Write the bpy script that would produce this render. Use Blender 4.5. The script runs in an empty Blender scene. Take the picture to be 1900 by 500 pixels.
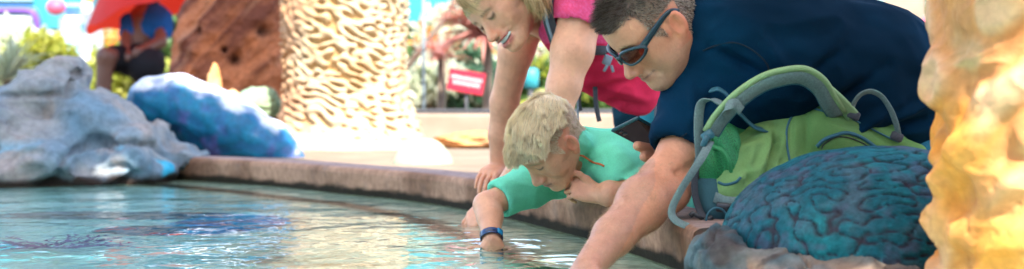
import bpy, math, random
import numpy as np
from mathutils import Vector, Matrix
random.seed(7); rng = np.random.default_rng(7)
S = bpy.context.scene; COL = S.collection
# ---------------------------------------------------------------- camera
F = 3000.0; HC = 0.345; CX = 950.0; HY = 186.0
cam_d = bpy.data.cameras.new('camera'); cam = bpy.data.objects.new('camera', cam_d); COL.objects.link(cam)
cam.location = (0, 0, HC); cam.rotation_euler = (math.radians(90), 0, 0)
cam_d.sensor_width = 36; cam_d.lens = F/1900*36
cam_d.shift_y = -(250-HY)/1900
cam_d.clip_start = .05; cam_d.clip_end = 600
cam_d.dof.use_dof = True; cam_d.dof.focus_distance = 3.65; cam_d.dof.aperture_fstop = 3.3
S.camera = cam
# ---------------------------------------------------------------- world, sun, exposure
SUN_EL, SUN_AZ = 52.0, 70.0      # azimuth measured from +X towards -Y (sun stands to the right, a little behind the camera)
W = bpy.data.worlds.new("World"); S.world = W; W.use_nodes = True
nt = W.node_tree; bg = nt.nodes['Background']
sky = nt.nodes.new('ShaderNodeTexSky'); sky.sky_type = 'NISHITA'; sky.sun_disc = False
az = math.radians(SUN_AZ); el = math.radians(SUN_EL)
SD = Vector((math.cos(el)*math.cos(az), -math.cos(el)*math.sin(az), math.sin(el)))
sky.sun_elevation = el; sky.sun_rotation = math.atan2(SD.x, SD.y)
nt.links.new(sky.outputs[0], bg.inputs[0]); bg.inputs[1].default_value = 0.15
sl = bpy.data.lights.new('sun', 'SUN'); sl.energy = 3.0; sl.angle = math.radians(.5); sl.color = (1, .95, .87)
so = bpy.data.objects.new('sun', sl); COL.objects.link(so)
so.rotation_euler = SD.to_track_quat('Z', 'Y').to_euler()
S.view_settings.view_transform = 'Standard'; S.view_settings.look = 'None'; S.view_settings.gamma = 1
S.view_settings.exposure = 2.3
S.render.engine = 'CYCLES'
S.cycles.use_denoising = True
S.cycles.max_bounces = 8; S.cycles.transmission_bounces = 8; S.cycles.sample_clamp_indirect = 6
# ---------------------------------------------------------------- helpers
def P(px, py, Y):
    "a point seen at photo pixel (px, py), Y metres in front of the camera"
    return np.array(((px-CX)/F*Y, Y, HC-(py-HY)/F*Y))
def V(*a): return np.array(a, float)
def unit(v): v = np.asarray(v, float); return v/np.linalg.norm(v)
def tag(o, label=None, cat=None, group=None, kind=None):
    for k, v in (('label', label), ('category', cat), ('group', group), ('kind', kind)):
        if v: o[k] = v
    return o
def empty(name, loc, label=None, cat=None, group=None):
    o = bpy.data.objects.new(name, None); COL.objects.link(o); o.location = loc; o.empty_display_size = .1
    return tag(o, label, cat, group)
def mesh(name, verts, faces, mat=None, parent=None, smooth=True, cols=None, mats=None, midx=None):
    me = bpy.data.meshes.new(name)
    verts = np.asarray(verts, float)
    if parent is not None: verts = verts-np.array(parent_loc(parent))
    if isinstance(faces, np.ndarray):
        n, k = faces.shape
        me.vertices.add(len(verts)); me.vertices.foreach_set('co', verts.astype(np.float32).ravel())
        me.loops.add(n*k); me.loops.foreach_set('vertex_index', faces.astype(np.int32).ravel())
        me.polygons.add(n); me.polygons.foreach_set('loop_start', np.arange(0, n*k, k, dtype=np.int32))
        me.update(calc_edges=True)
    else:
        me.from_pydata([tuple(v) for v in verts], [], faces)
    me.validate()
    if smooth: me.polygons.foreach_set('use_smooth', [True]*len(me.polygons))
    for m in (mats or ([mat] if mat else [])): me.materials.append(m)
    if midx is not None: me.polygons.foreach_set('material_index', np.asarray(midx, np.int32))
    if cols is not None:
        c = np.ones((len(verts), 4), np.float32); c[:, :3] = cols
        a = me.color_attributes.new('tint', 'FLOAT_COLOR', 'POINT'); a.data.foreach_set('color', c.ravel())
    o = bpy.data.objects.new(name, me); COL.objects.link(o)
    if parent is not None: o.parent = parent
    return o
def parent_loc(p):
    l = Vector((0, 0, 0))
    while p is not None: l += p.location; p = p.parent
    return l
def join(parts):
    vs, fs, n = [], [], 0
    for v, f in parts:
        v = np.asarray(v, float); vs.append(v); fs += [tuple(int(i)+n for i in q) for q in f]; n += len(v)
    return np.concatenate(vs), fs
# --- materials
def mat(name, col=(.5, .5, .5), rough=.6, spec=.5, noise=0, nscale=8, col2=None, bump=0, bscale=40, attr=False, metal=0, sss=0, sss_col=None, stretch=None, sheen=0, trans=0, emis=None, nmid=(.35, .65), detail=6, weave=0):
    m = bpy.data.materials.new(name); m.use_nodes = True; n = m.node_tree; b = n.nodes['Principled BSDF']; L = n.links.new
    b.inputs['Roughness'].default_value = rough; b.inputs['Specular IOR Level'].default_value = spec; b.inputs['Metallic'].default_value = metal
    tc = n.nodes.new('ShaderNodeTexCoord'); mp = n.nodes.new('ShaderNodeMapping'); L(tc.outputs['Object'], mp.inputs[0])
    if stretch: mp.inputs['Scale'].default_value = stretch
    base = None
    if attr:
        at = n.nodes.new('ShaderNodeVertexColor'); at.layer_name = 'tint'; base = at.outputs[0]
    if noise or col2:
        nz = n.nodes.new('ShaderNodeTexNoise'); nz.inputs['Scale'].default_value = nscale; nz.inputs['Detail'].default_value = detail
        nz.inputs['Roughness'].default_value = .62
        L(mp.outputs[0], nz.inputs['Vector'])
        mr = n.nodes.new('ShaderNodeMapRange'); mr.inputs[1].default_value = nmid[0]; mr.inputs[2].default_value = nmid[1]; L(nz.outputs[0], mr.inputs[0])
        mx = n.nodes.new('ShaderNodeMix'); mx.data_type = 'RGBA'; L(mr.outputs[0], mx.inputs[0])
        if attr:
            mx.blend_type = 'MULTIPLY'; mx.inputs[0].default_value = 1
            n.links.remove(mx.inputs[0].links[0])
            mx2 = n.nodes.new('ShaderNodeMix'); mx2.data_type = 'RGBA'; L(mr.outputs[0], mx2.inputs[0])
            mx2.inputs[6].default_value = (1-noise,)*3+(1,); mx2.inputs[7].default_value = (1+noise,)*3+(1,)
            L(base, mx.inputs[6]); L(mx2.outputs[2], mx.inputs[7])
        else:
            c2 = col2 or tuple(c*(1-noise) for c in col)
            c1 = col if col2 else tuple(min(1, c*(1+noise)) for c in col)
            mx.inputs[6].default_value = (*c1, 1); mx.inputs[7].default_value = (*c2, 1)
        base = mx.outputs[2]
    if base: L(base, b.inputs['Base Color'])
    else: b.inputs['Base Color'].default_value = (*col, 1)
    if bump:
        nb = n.nodes.new('ShaderNodeTexNoise'); nb.inputs['Scale'].default_value = bscale; nb.inputs['Detail'].default_value = 5
        L(mp.outputs[0], nb.inputs['Vector'])
        bp = n.nodes.new('ShaderNodeBump'); bp.inputs['Strength'].default_value = 1; bp.inputs['Distance'].default_value = bump
        L(nb.outputs[0], bp.inputs['Height']); L(bp.outputs[0], b.inputs['Normal'])
    if sss:
        b.inputs['Subsurface Weight'].default_value = sss; b.inputs['Subsurface Radius'].default_value = (1, .35, .2); b.inputs['Subsurface Scale'].default_value = .012
    if sheen: b.inputs['Sheen Weight'].default_value = sheen
    if trans: b.inputs['Transmission Weight'].default_value = trans
    if emis: b.inputs['Emission Color'].default_value = (*emis[0], 1); b.inputs['Emission Strength'].default_value = emis[1]
    return m
# --- numpy noise
_perm = rng.permutation(256).astype(np.int64); _perm = np.concatenate([_perm, _perm])
_val = rng.random(512).astype(np.float32)
def vnoise(p):
    p = np.asarray(p, np.float32); i = np.floor(p).astype(np.int64); f = p-i; f = f*f*f*(f*(f*6-15)+10); i &= 255
    x, y, z = i[..., 0], i[..., 1], i[..., 2]; r = 0
    for dx in (0, 1):
        for dy in (0, 1):
            for dz in (0, 1):
                h = _val[_perm[(_perm[(_perm[(x+dx) & 255]+y+dy) & 255]+z+dz) & 255]]
                r = r+h*(f[..., 0] if dx else 1-f[..., 0])*(f[..., 1] if dy else 1-f[..., 1])*(f[..., 2] if dz else 1-f[..., 2])
    return r*2-1
def fbm(p, o=4, g=.5):
    p = np.asarray(p, np.float32); s = 0; a = 1; t = 0
    for k in range(o): s = s+a*vnoise(p*2**k+k*17.3); t += a; a *= g
    return s/t
def ridge(p, o=4):
    s = 0; a = 1; t = 0
    for k in range(o): s = s+a*(1-np.abs(vnoise(np.asarray(p)*2**k+k*9.1))*2); t += a; a *= .5
    return s/t
def laby(p, seed=1, n=44, k=1.0):
    "band-passed random waves: their level sets make a maze of ridges and grooves"
    r = np.random.default_rng(seed); d = r.normal(size=(n, 3)); d /= np.linalg.norm(d, axis=1)[:, None]; ph = r.random(n)*6.283
    p = np.asarray(p, np.float32); s = np.zeros(p.shape[:-1], np.float32)
    for i in range(n): s += np.cos(p@(d[i]*6.283*k).astype(np.float32)+ph[i])
    return s/math.sqrt(n/2)
def sstep(a, b, x): t = np.clip((x-a)/(b-a), 0, 1); return t*t*(3-2*t)
def lerpc(a, b, t): return np.asarray(a)*(1-t[:, None])+np.asarray(b)*t[:, None]
# --- signed distance fields -> one continuous mesh
class Field:
    def __init__(s, lo, hi, h):
        s.lo = np.array(lo, float); s.h = h; s.n = np.ceil((np.array(hi)-s.lo)/h).astype(int)+1
        s.d = np.full(tuple(s.n), .06, np.float32)
        s.ax = [(s.lo[i]+np.arange(s.n[i])*h).astype(np.float32) for i in range(3)]
    def _sl(s, lo, hi, m):
        a = np.clip(np.floor((np.array(lo)-m-s.lo)/s.h).astype(int), 0, s.n); b = np.clip(np.ceil((np.array(hi)+m-s.lo)/s.h).astype(int)+1, 0, s.n)
        return tuple(slice(a[i], b[i]) for i in range(3))
    def _op(s, sl, v, k, op):
        a = s.d[sl]
        if op == 'add': h = np.maximum(k-np.abs(a-v), 0)/max(k, 1e-6); r = np.minimum(a, v)-h*h*k*.25
        else: v = -v; h = np.maximum(k-np.abs(a-v), 0)/max(k, 1e-6); r = np.maximum(a, v)+h*h*k*.25
        s.d[sl] = r
    def cap(s, a, b, r1, r2=None, k=.01, op='add', flat=None):
        a = np.array(a, float); b = np.array(b, float); r2 = r1 if r2 is None else r2; R = max(r1, r2)
        sl = s._sl(np.minimum(a, b)-R, np.maximum(a, b)+R, k+.02)
        x = s.ax[0][sl[0]][:, None, None]; y = s.ax[1][sl[1]][None, :, None]; z = s.ax[2][sl[2]][None, None, :]
        if x.size*y.size*z.size == 0: return
        d = b-a; L = float(d@d)+1e-12
        t = np.clip(((x-a[0])*d[0]+(y-a[1])*d[1]+(z-a[2])*d[2])/L, 0, 1)
        q = np.sqrt((x-a[0]-t*d[0])**2+(y-a[1]-t*d[1])**2+(z-a[2]-t*d[2])**2)
        s._op(sl, (q-(r1+(r2-r1)*t)).astype(np.float32), k, op)
    def ell(s, c, r, R=None, k=.01, op='add'):
        c = np.array(c, float); r = np.array(r, float); R = np.eye(3) if R is None else np.array(R); m = np.abs(R)@r
        sl = s._sl(c-m, c+m, k+.02)
        x = s.ax[0][sl[0]][:, None, None]-c[0]; y = s.ax[1][sl[1]][None, :, None]-c[1]; z = s.ax[2][sl[2]][None, None, :]-c[2]
        if x.size*y.size*z.size == 0: return
        q = [(R[0, i]*x+R[1, i]*y+R[2, i]*z) for i in range(3)]
        k0 = np.sqrt(sum((q[i]/r[i])**2 for i in range(3))); k1 = np.sqrt(sum((q[i]/r[i]**2)**2 for i in range(3)))+1e-9
        s._op(sl, (k0*(k0-1)/k1).astype(np.float32), k, op)
    def box(s, c, r, R=None, k=.01, op='add', rd=.01):
        c = np.array(c, float); r = np.array(r, float); R = np.eye(3) if R is None else np.array(R); m = np.abs(R)@r
        sl = s._sl(c-m, c+m, k+.02)
        x = s.ax[0][sl[0]][:, None, None]-c[0]; y = s.ax[1][sl[1]][None, :, None]-c[1]; z = s.ax[2][sl[2]][None, None, :]-c[2]
        if x.size*y.size*z.size == 0: return
        q = [np.abs(R[0, i]*x+R[1, i]*y+R[2, i]*z)-(r[i]-rd) for i in range(3)]
        o = np.sqrt(sum(np.maximum(v, 0)**2 for v in q))+np.minimum(np.maximum(np.maximum(q[0], q[1]), q[2]), 0)-rd
        s._op(sl, o.astype(np.float32), k, op)
    def chain(s, pts, rs, k=.012, op='add'):
        for i in range(len(pts)-1): s.cap(pts[i], pts[i+1], rs[i], rs[i+1], k, op)
    def plane(s, p, nrm, k=.004):
        "cut away everything on the side the normal points to"
        p = np.array(p, float); nrm = unit(nrm)
        v = (s.ax[0][:, None, None]-p[0])*nrm[0]+(s.ax[1][None, :, None]-p[1])*nrm[1]+(s.ax[2][None, None, :]-p[2])*nrm[2]
        a = s.d; h = np.maximum(k-np.abs(a-v), 0)/k; s.d = (np.maximum(a, v)+h*h*k*.25).astype(np.float32)
    def net(s):
        d = s.d; g = d < 0; n = s.n; c = np.zeros(tuple(n-1), np.int8)
        for i in (0, 1):
            for j in (0, 1):
                for l in (0, 1): c += g[i:n[0]-1+i, j:n[1]-1+j, l:n[2]-1+l]
        act = np.argwhere((c > 0) & (c < 8)); idx = np.full(tuple(n-1), -1, np.int32); idx[tuple(act.T)] = np.arange(len(act))
        cor = [(i, j, l) for i in (0, 1) for j in (0, 1) for l in (0, 1)]
        val = {q: d[act[:, 0]+q[0], act[:, 1]+q[1], act[:, 2]+q[2]] for q in cor}
        acc = np.zeros((len(act), 3)); cnt = np.zeros(len(act))
        for q in cor:
            for a in range(3):
                if q[a]: continue
                w = list(q); w[a] = 1; va, vb = val[q], val[tuple(w)]; m = (va < 0) != (vb < 0)
                t = np.where(m, va/np.where(m, va-vb, 1), 0); pt = np.tile(np.array(q, float), (len(act), 1)); pt[:, a] = t
                acc += pt*m[:, None]; cnt += m
        v = s.lo+(act+acc/cnt[:, None])*s.h
        faces = []
        for a in range(3):
            b_, c_ = (a+1) % 3, (a+2) % 3
            sl0 = [slice(1, -1)]*3; sl1 = [slice(1, -1)]*3; sl0[a] = slice(0, -1); sl1[a] = slice(1, None)
            g0 = g[tuple(sl0)]; g1 = g[tuple(sl1)]; e = np.argwhere(g0 != g1); fl = g0[tuple(e.T)]
            off = np.ones(3, int); off[a] = 0; e = e+off
            def cell(db, dc): q = e.copy(); q[:, b_] -= db; q[:, c_] -= dc; return idx[tuple(q.T)]
            q = np.stack([cell(0, 0), cell(1, 0), cell(1, 1), cell(0, 1)], 1); q[~fl] = q[~fl][:, ::-1]; faces.append(q)
        f = np.concatenate(faces); f = f[(f >= 0).all(1)]
        return v, f
def normals(v, f):
    a = np.cross(v[f[:, 2]]-v[f[:, 0]], v[f[:, 3]]-v[f[:, 1]]); n = np.zeros_like(v)
    for i in range(4):
        for c in range(3): n[:, c] += np.bincount(f[:, i], a[:, c], len(v))
    return n/(np.linalg.norm(n, axis=1)[:, None]+1e-12)
def relax(v, f, it=1):
    for _ in range(it):
        s = np.zeros_like(v); c = np.zeros(len(v))
        for i in range(4):
            j = f[:, (i+1) % 4]; k = f[:, i]
            for q in range(3): s[:, q] += np.bincount(k, v[j, q], len(v))+np.bincount(j, v[k, q], len(v))
            c += np.bincount(k, minlength=len(v))+np.bincount(j, minlength=len(v))
        v = .5*v+.5*s/c[:, None]
    return v
# --- grids, tubes and ribbons
def gridf(nu, nv, wrap=False):
    u = np.arange(nu if wrap else nu-1); v = np.arange(nv-1); U, Vv = np.meshgrid(u, v, indexing='ij'); U2 = (U+1) % nu
    return np.stack([U*nv+Vv, U2*nv+Vv, U2*nv+Vv+1, U*nv+Vv+1], -1).reshape(-1, 4)
def spline(pts, n):
    pts = np.array(pts, float); m = len(pts); q = np.vstack([2*pts[0]-pts[1], pts, 2*pts[-1]-pts[-2]]); t = np.linspace(0, m-1-1e-6, n); i = t.astype(int); f = (t-i)[:, None]
    a, b, c, d = q[i], q[i+1], q[i+2], q[i+3]
    return .5*(2*b+(c-a)*f+(2*a-5*b+4*c-d)*f*f+(3*b-a-3*c+d)*f**3)
def sweep(pts, prof, up=(0, 0, 1), ups=None, scale=None):
    "profile (x across, y along up) swept along pts"
    pts = np.array(pts, float); T = np.gradient(pts, axis=0); T /= np.linalg.norm(T, axis=1)[:, None]; prof = np.array(prof, float)
    U = np.tile(np.array(up, float), (len(pts), 1)) if ups is None else np.array(ups, float)
    X = np.cross(T, U); X /= np.linalg.norm(X, axis=1)[:, None]+1e-9; Y = np.cross(X, T)
    sc = np.ones(len(pts)) if scale is None else np.asarray(scale)
    v = pts[:, None]+(X[:, None]*prof[None, :, 0:1]+Y[:, None]*prof[None, :, 1:2])*sc[:, None, None]
    n, m = len(pts), len(prof); f = [(i*m+j, i*m+(j+1) % m, (i+1)*m+(j+1) % m, (i+1)*m+j) for i in range(n-1) for j in range(m)]
    f += [tuple(range(m))[::-1], tuple(range((n-1)*m, n*m))]
    return v.reshape(-1, 3), f
def circ(r, n=10, ry=None): return [(r*math.cos(a), (ry or r)*math.sin(a)) for a in np.linspace(0, 2*math.pi, n, endpoint=False)]
def flat(w, t):
    b = min(w, t)*.3
    return [(-w/2+b, -t/2), (w/2-b, -t/2), (w/2, -t/2+b), (w/2, t/2-b), (w/2-b, t/2), (-w/2+b, t/2), (-w/2, t/2-b), (-w/2, -t/2+b)]
def ribbon(name, pts, w, t, m, parent=None, side=None, n=40, **kw):
    "webbing strap: side = direction across its width"
    q = spline(pts, n); T = np.gradient(q, axis=0); sd = np.array(side if side is not None else (0, 1, 0), float)
    if sd.ndim == 2: sd = spline(sd, n)
    U = np.cross(sd, T)
    v, f = sweep(q, flat(w, t), ups=U); return mesh(name, v, f, m, parent, **kw)
def tube(name, pts, r, m, parent=None, n=30, seg=10, scale=None, ry=None, up=(0, .13, 1)):
    q = spline(pts, n) if len(pts) > 2 else np.array(pts, float)
    v, f = sweep(q, circ(r, seg, ry), up=up, scale=scale); return mesh(name, v, f, m, parent)
def boxv(c, r, R=None, bev=0):
    c = np.array(c, float); r = np.array(r, float); R = np.eye(3) if R is None else np.array(R)
    if bev:
        vs = []
        import itertools
        x, y, z = r; b = bev
        prof = [(-x+b, -y), (x-b, -y), (x, -y+b), (x, y-b), (x-b, y), (-x+b, y), (-x, y-b), (-x, -y+b)]
        pr2 = [(px_*(1-b/x), py_*(1-b/y)) for px_, py_ in prof]
        rows = [(pr2, -z), (prof, -z+b), (prof, z-b), (pr2, z)]; v = []
        for pr, zz in rows: v += [(a, b2, zz) for a, b2 in pr]
        f = [(i*8+j, i*8+(j+1) % 8, (i+1)*8+(j+1) % 8, (i+1)*8+j) for i in range(3) for j in range(8)]+[tuple(range(8))[::-1], tuple(range(24, 32))]
        return np.array(v)@R.T+c, f
    v = np.array([(a, b, d) for a in (-1, 1) for b in (-1, 1) for d in (-1, 1)])*r
    f = [(0, 1, 3, 2), (4, 6, 7, 5), (0, 4, 5, 1), (2, 3, 7, 6), (0, 2, 6, 4), (1, 5, 7, 3)]
    return v@R.T+c, f
def sphere_grid(nu=160, nv=90):
    th = np.linspace(0, 2*math.pi, nu, endpoint=False); ph = np.linspace(1e-3, math.pi-1e-3, nv)
    T, Q = np.meshgrid(th, ph, indexing='ij'); return np.stack([np.cos(T)*np.sin(Q), np.sin(T)*np.sin(Q), -np.cos(Q)], -1).reshape(-1, 3), gridf(nu, nv, True)
def basis(fwd, up):
    "columns: right, forward, up"
    f = unit(fwd); u = np.array(up, float); u = unit(u-f*(u@f)); r = np.cross(f, u); return np.stack([r, f, u], 1)
# ================================================================ SETTING
RIM_H = .10
def waterline(px, py): Y = F*HC/(py-HY); return V((px-CX)/F*Y, Y, 0)
rim_pts = [waterline(*q) for q in ((318, 333), (400, 338), (520, 347), (640, 360), (750, 371), (860, 388), (960, 409), (1080, 441), (1170, 470), (1250, 497), (1290, 519))]
rim_line = spline([p for p in rim_pts], 160)
T_ = np.gradient(rim_line, axis=0); T_ /= np.linalg.norm(T_, axis=1)[:, None]
OUT = np.cross(T_, (0, 0, 1.0)); OUT = -OUT if OUT[80][0] < 0 else OUT          # away from the water
# concrete
m_rim = mat('rim_concrete', (.30, .215, .175), .8, .35, col2=(.16, .115, .10), nscale=9, bump=.0012, bscale=220, nmid=(.38, .72), detail=10)
# pool rim: rounded kerb, its face dark and wet just above the water
def build_rim():
    prof = [(0.02, -.30), (.0, -.30), (0, -.05), (0, 0), (.0, .02), (-.004, .055), (-.006, .078), (-.001, .092), (.010, .0985), (.03, .1005), (.10, .101), (.15, .1005), (.166, .096), (.172, .085), (.172, -.30)]
    prof = np.array(prof); up = np.array((0, 0, 1.0)); n = len(rim_line); m = len(prof)
    # densify profile
    t = np.linspace(0, m-1, 70); prof = np.stack([np.interp(t, np.arange(m), prof[:, i]) for i in (0, 1)], 1); m = 70
    v = rim_line[:, None]+OUT[:, None]*prof[None, :, 0:1]+up*prof[None, :, 1:2]
    v = v.reshape(-1, 3); v += fbm(v*14, 3)[:, None]*.0018*np.array((1, 1, .6))
    z = v[:, 2]; nz = fbm(v*np.array((14, 14, 30)), 3)
    c = lerpc((.40, .225, .145), (.22, .115, .07), sstep(-.3, .5, fbm(v*6, 4)))
    c = lerpc(c, (.20, .155, .14), sstep(.3, .8, fbm(v*np.array((30, 30, 8)), 3))*.5)
    c = lerpc(c, (.27, .22, .22), sstep(.096, .1, z)*.6)
    wet = 1-sstep(.016, .034, z+nz*.014); c = lerpc(c, (.022, .017, .010), wet)
    c = lerpc(c, (.30, .34, .22), 1-sstep(-.012, -.004, z))
    o = mesh('pool_rim', v, [tuple(int(i) for i in q) for q in gridf(n, m)]+[tuple(range((n-1)*m, n*m)), tuple(range(m))[::-1]], m_tint_stone, cols=c)
    return tag(o, kind='structure')
m_tint_stone = mat('painted_rock', attr=True, rough=.8, spec=.10, noise=.22, nscale=38, bump=.0016, bscale=160)
m_tint_wet = mat('glossy_painted_rock', attr=True, rough=.45, spec=.25, noise=.18, nscale=45, bump=.0012, bscale=120)
build_rim()
# pool floor with a shallow bench along the rim
def build_floor():
    n = len(rim_line); offs = np.concatenate([np.linspace(.0, .24, 8), np.linspace(.245, .30, 5), np.linspace(.36, 6.5, 60)])
    v = rim_line[:, None]-OUT[:, None]*offs[None, :, None]
    # keep inner rows from crossing: blend normals to a common direction farther out
    mean = unit(OUT.mean(0)); w = np.clip((offs-.3)/1.2, 0, 1)[None, :, None]
    v = rim_line[:, None]-(OUT[:, None]*(1-w)+mean*w)*offs[None, :, None]
    dep = np.where(offs < .245, -.05, np.where(offs < .3, -.05-(offs-.24)/.06*.13, -.18-.05*np.clip(offs-.3, 0, 2)))
    v[..., 2] = dep[None]; v = v.reshape(-1, 3)
    v[:, 2] += fbm(v*5, 3)*.012+fbm(v*1.6, 2)*.02
    o = np.tile(offs, n)
    c = lerpc((.62, .72, .55), (.45, .56, .44), sstep(-.3, .4, fbm(v*7, 4)))
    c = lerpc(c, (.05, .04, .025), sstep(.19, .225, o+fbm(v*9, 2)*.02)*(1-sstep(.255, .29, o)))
    deep = sstep(.27, .32, o)
    dc = lerpc((.44, .72, .62), (.32, .58, .52), sstep(-.4, .5, fbm(v*2.3, 4)))
    dc = lerpc(dc, (.12, .13, .10), sstep(.28, .5, fbm(v*np.array((2.0, 5, 2))+5, 4))*.8)
    c = c*(1-deep[:, None])+dc*deep[:, None]
    return tag(mesh('pool_floor', v, gridf(n, len(offs)), m_tint_stone, cols=c), kind='structure')
build_floor()
def deep_floor():
    a = (rim_line+OUT*.06)[::6, :2]; poly = [tuple(p) for p in a]+[(.42, 2.6), (1.25, 2.4), (1.25, -1.55), (-6.8, -1.55), (-6.8, 6.6), (-2.0, 7.2)]
    xs = np.arange(-6.8, 1.3, .1); ys = np.arange(-1.55, 7.4, .1); X, Y = np.meshgrid(xs, ys, indexing='ij'); v = np.stack([X, Y, np.full_like(X, -.30)], -1).reshape(-1, 3); f = gridf(len(xs), len(ys)); c_ = v[f].mean(1)
    from_in = np.zeros(len(c_), bool); x, y = c_[:, 0], c_[:, 1]; n = len(poly)
    for i in range(n):
        (x1, y1), (x2, y2) = poly[i], poly[(i+1) % n]
        if y1 != y2: from_in ^= ((y1 > y) != (y2 > y)) & (x < (x2-x1)*(y-y1)/(y2-y1)+x1)
    v[:, 2] += fbm(v*1.5, 2)*.02; c = lerpc((.44, .72, .62), (.32, .58, .52), sstep(-.4, .5, fbm(v*2.3, 4)))
    tag(mesh('pool_floor', v, f[from_in], m_tint_stone, cols=c), kind='structure')
deep_floor()
# water surface: a mesh with long low waves, small ripples in the shader
m_water = bpy.data.materials.new('pool_water'); m_water.use_nodes = True
def build_water():
    n = m_water.node_tree; L = n.links.new; b = n.nodes['Principled BSDF']
    b.inputs['Base Color'].default_value = (.86, .98, .94, 1); b.inputs['Roughness'].default_value = .0; b.inputs['IOR'].default_value = 1.23; b.inputs['Transmission Weight'].default_value = 1
    tc = n.nodes.new('ShaderNodeTexCoord')
    hs = []
    for sc, st, dist in (((5, 3.2, 1), 6, .0011), ((13, 9, 1), 3, .00055)):
        mp = n.nodes.new('ShaderNodeMapping'); mp.inputs['Scale'].default_value = sc; mp.inputs['Rotation'].default_value = (0, 0, .25)
        L(tc.outputs['Object'], mp.inputs[0]); nz = n.nodes.new('ShaderNodeTexNoise'); nz.inputs['Scale'].default_value = 1; nz.inputs['Detail'].default_value = 2; nz.inputs['Distortion'].default_value = .6
        L(mp.outputs[0], nz.inputs['Vector']); bp = n.nodes.new('ShaderNodeBump'); bp.inputs['Distance'].default_value = dist*6; bp.inputs['Strength'].default_value = 1
        L(nz.outputs[0], bp.inputs['Height'])
        if hs: L(hs[-1].outputs[0], bp.inputs['Normal'])
        hs.append(bp)
    L(hs[-1].outputs[0], b.inputs['Normal'])
    # sheet: from under the camera to the rim and behind the rocks
    xs = np.linspace(-4.6, 1.2, 380); ys = np.linspace(-1.5, 7.6, 600); X, Y = np.meshgrid(xs, ys, indexing='ij'); Z = np.zeros_like(X)
    r = np.random.default_rng(5)
    for i in range(26):
        lam = r.uniform(.12, .6); a = r.normal(math.pi/2, .75); kx, ky = math.cos(a)*6.283/lam, math.sin(a)*6.283/lam
        Z += lam*.00085*np.sin(kx*X+ky*Y+r.random()*6.28+.6*np.sin(1.7*X+r.random()*6))
    # rings where the hands stir the water; calmer far away
    for cx, cy, am in ((-.045, 3.79, .0016), (.07, 3.2, .0016), (-.12, 4.35, .0008)):
        R = np.hypot(X-cx, Y-cy); Z += am*np.sin(R*62)*np.exp(-R*4.2)
    calm = .28+.72*(1-sstep(4.2, 6.0, Y)); Z *= calm*.72
    v = np.stack([X, Y, Z], -1).reshape(-1, 3); f = gridf(380, 600)
    # drop what lies outside the rim line
    c = v[f].mean(1); ok = np.ones(len(c), bool)
    rl = rim_line[:, :2]; no = OUT[:, :2]
    for s in range(0, len(c), 20000):
        q = c[s:s+20000, :2]; dd = ((q[:, None]-rl[None])**2).sum(-1); j = dd.argmin(1); sd = ((q-rl[j])*no[j]).sum(1); ok[s:s+20000] = sd < .02
    f = f[ok]
    used = np.unique(f); mp_ = np.full(len(v), -1); mp_[used] = np.arange(len(used))
    tag(mesh('pool_water', v[used], mp_[f], m_water), kind='structure')
build_water()
# ground sheet (reaches the horizon) and the raised sandy terrace behind the pool
m_sand = mat('sunlit_sand_concrete', (.25, .19, .135), .9, .1, col2=(.18, .13, .09), nscale=5, bump=.004, bscale=30)
g = []
v, f = boxv((0, 0, 0), (1, 1, 1)); v = v*np.array((250, 250, .05))+np.array((0, 200, -.72)); tag(mesh('ground', v, f, m_sand, smooth=False), kind='structure')
def terrace():
    # outer bank of the rim on the left/back side: ground level with the rim top, gently uneven
    n = 120; keep = rim_line[:n]; offs = np.concatenate([[.168], np.linspace(.2, 2.2, 50), np.linspace(2.3, 9, 30)]); mean = unit(V(.35, 1, 0))
    w = np.clip((offs-.17)/.8, 0, 1)[None, :, None]
    v = keep[:, None]+(OUT[:n, None]*(1-w)+mean*w)*offs[None, :, None]; Z = .08+.0*offs
    v[..., 2] = Z[None]; v = v.reshape(-1, 3); o = np.tile(offs, n)
    v[:, 2] += (fbm(v*2.5, 4)*.02)*sstep(.2, .6, o)
    tag(mesh('sandy_terrace', v, gridf(n, len(offs)), m_sand), kind='structure')
def slab(name, poly, z0, z1, m, kind='structure'):
    v = [(x, y, z0) for x, y in poly]+[(x, y, z1) for x, y in poly]; n = len(poly)
    f = [tuple(range(n))[::-1], tuple(range(n, 2*n))]+[(i, (i+1) % n, n+(i+1) % n, n+i) for i in range(n)]
    return tag(mesh(name, v, f, m, smooth=False), kind=kind)
def tpoly():
    a = rim_line+OUT*.165; a = a[:88:4, :2]
    return [tuple(p) for p in a]+[(.40, 6.2), (1.2, 6.8), (2.6, 7.6), (2.6, 9.6), (-7, 9.6), (-7, 6.2), (-2.2, 6.6)]
slab('sandy_terrace', tpoly(), -.7, .088, m_sand)

# unseen walls added behind the camera and to the right to cut front light
m_wall = mat('brown_stucco', (.17, .12, .085), .9, .2, noise=.25, nscale=2.5, bump=.004, bscale=25)
for n_, lab, poly in (('light_block_wall', 'added brown stucco wall behind the camera, unseen, to block front light', [(-4.5, -1.9), (3.2, -1.9), (3.2, -1.6), (-4.5, -1.6)]), ('light_block_wall', 'added brown stucco wall right of the pool, unseen, to block front light', [(2.9, -1.55), (3.2, -1.55), (3.2, 2.3), (2.9, 2.3)])):
    o_ = slab(n_, poly, -.7, 2.4, m_wall, kind=None); tag(o_, lab, 'wall')
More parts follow.
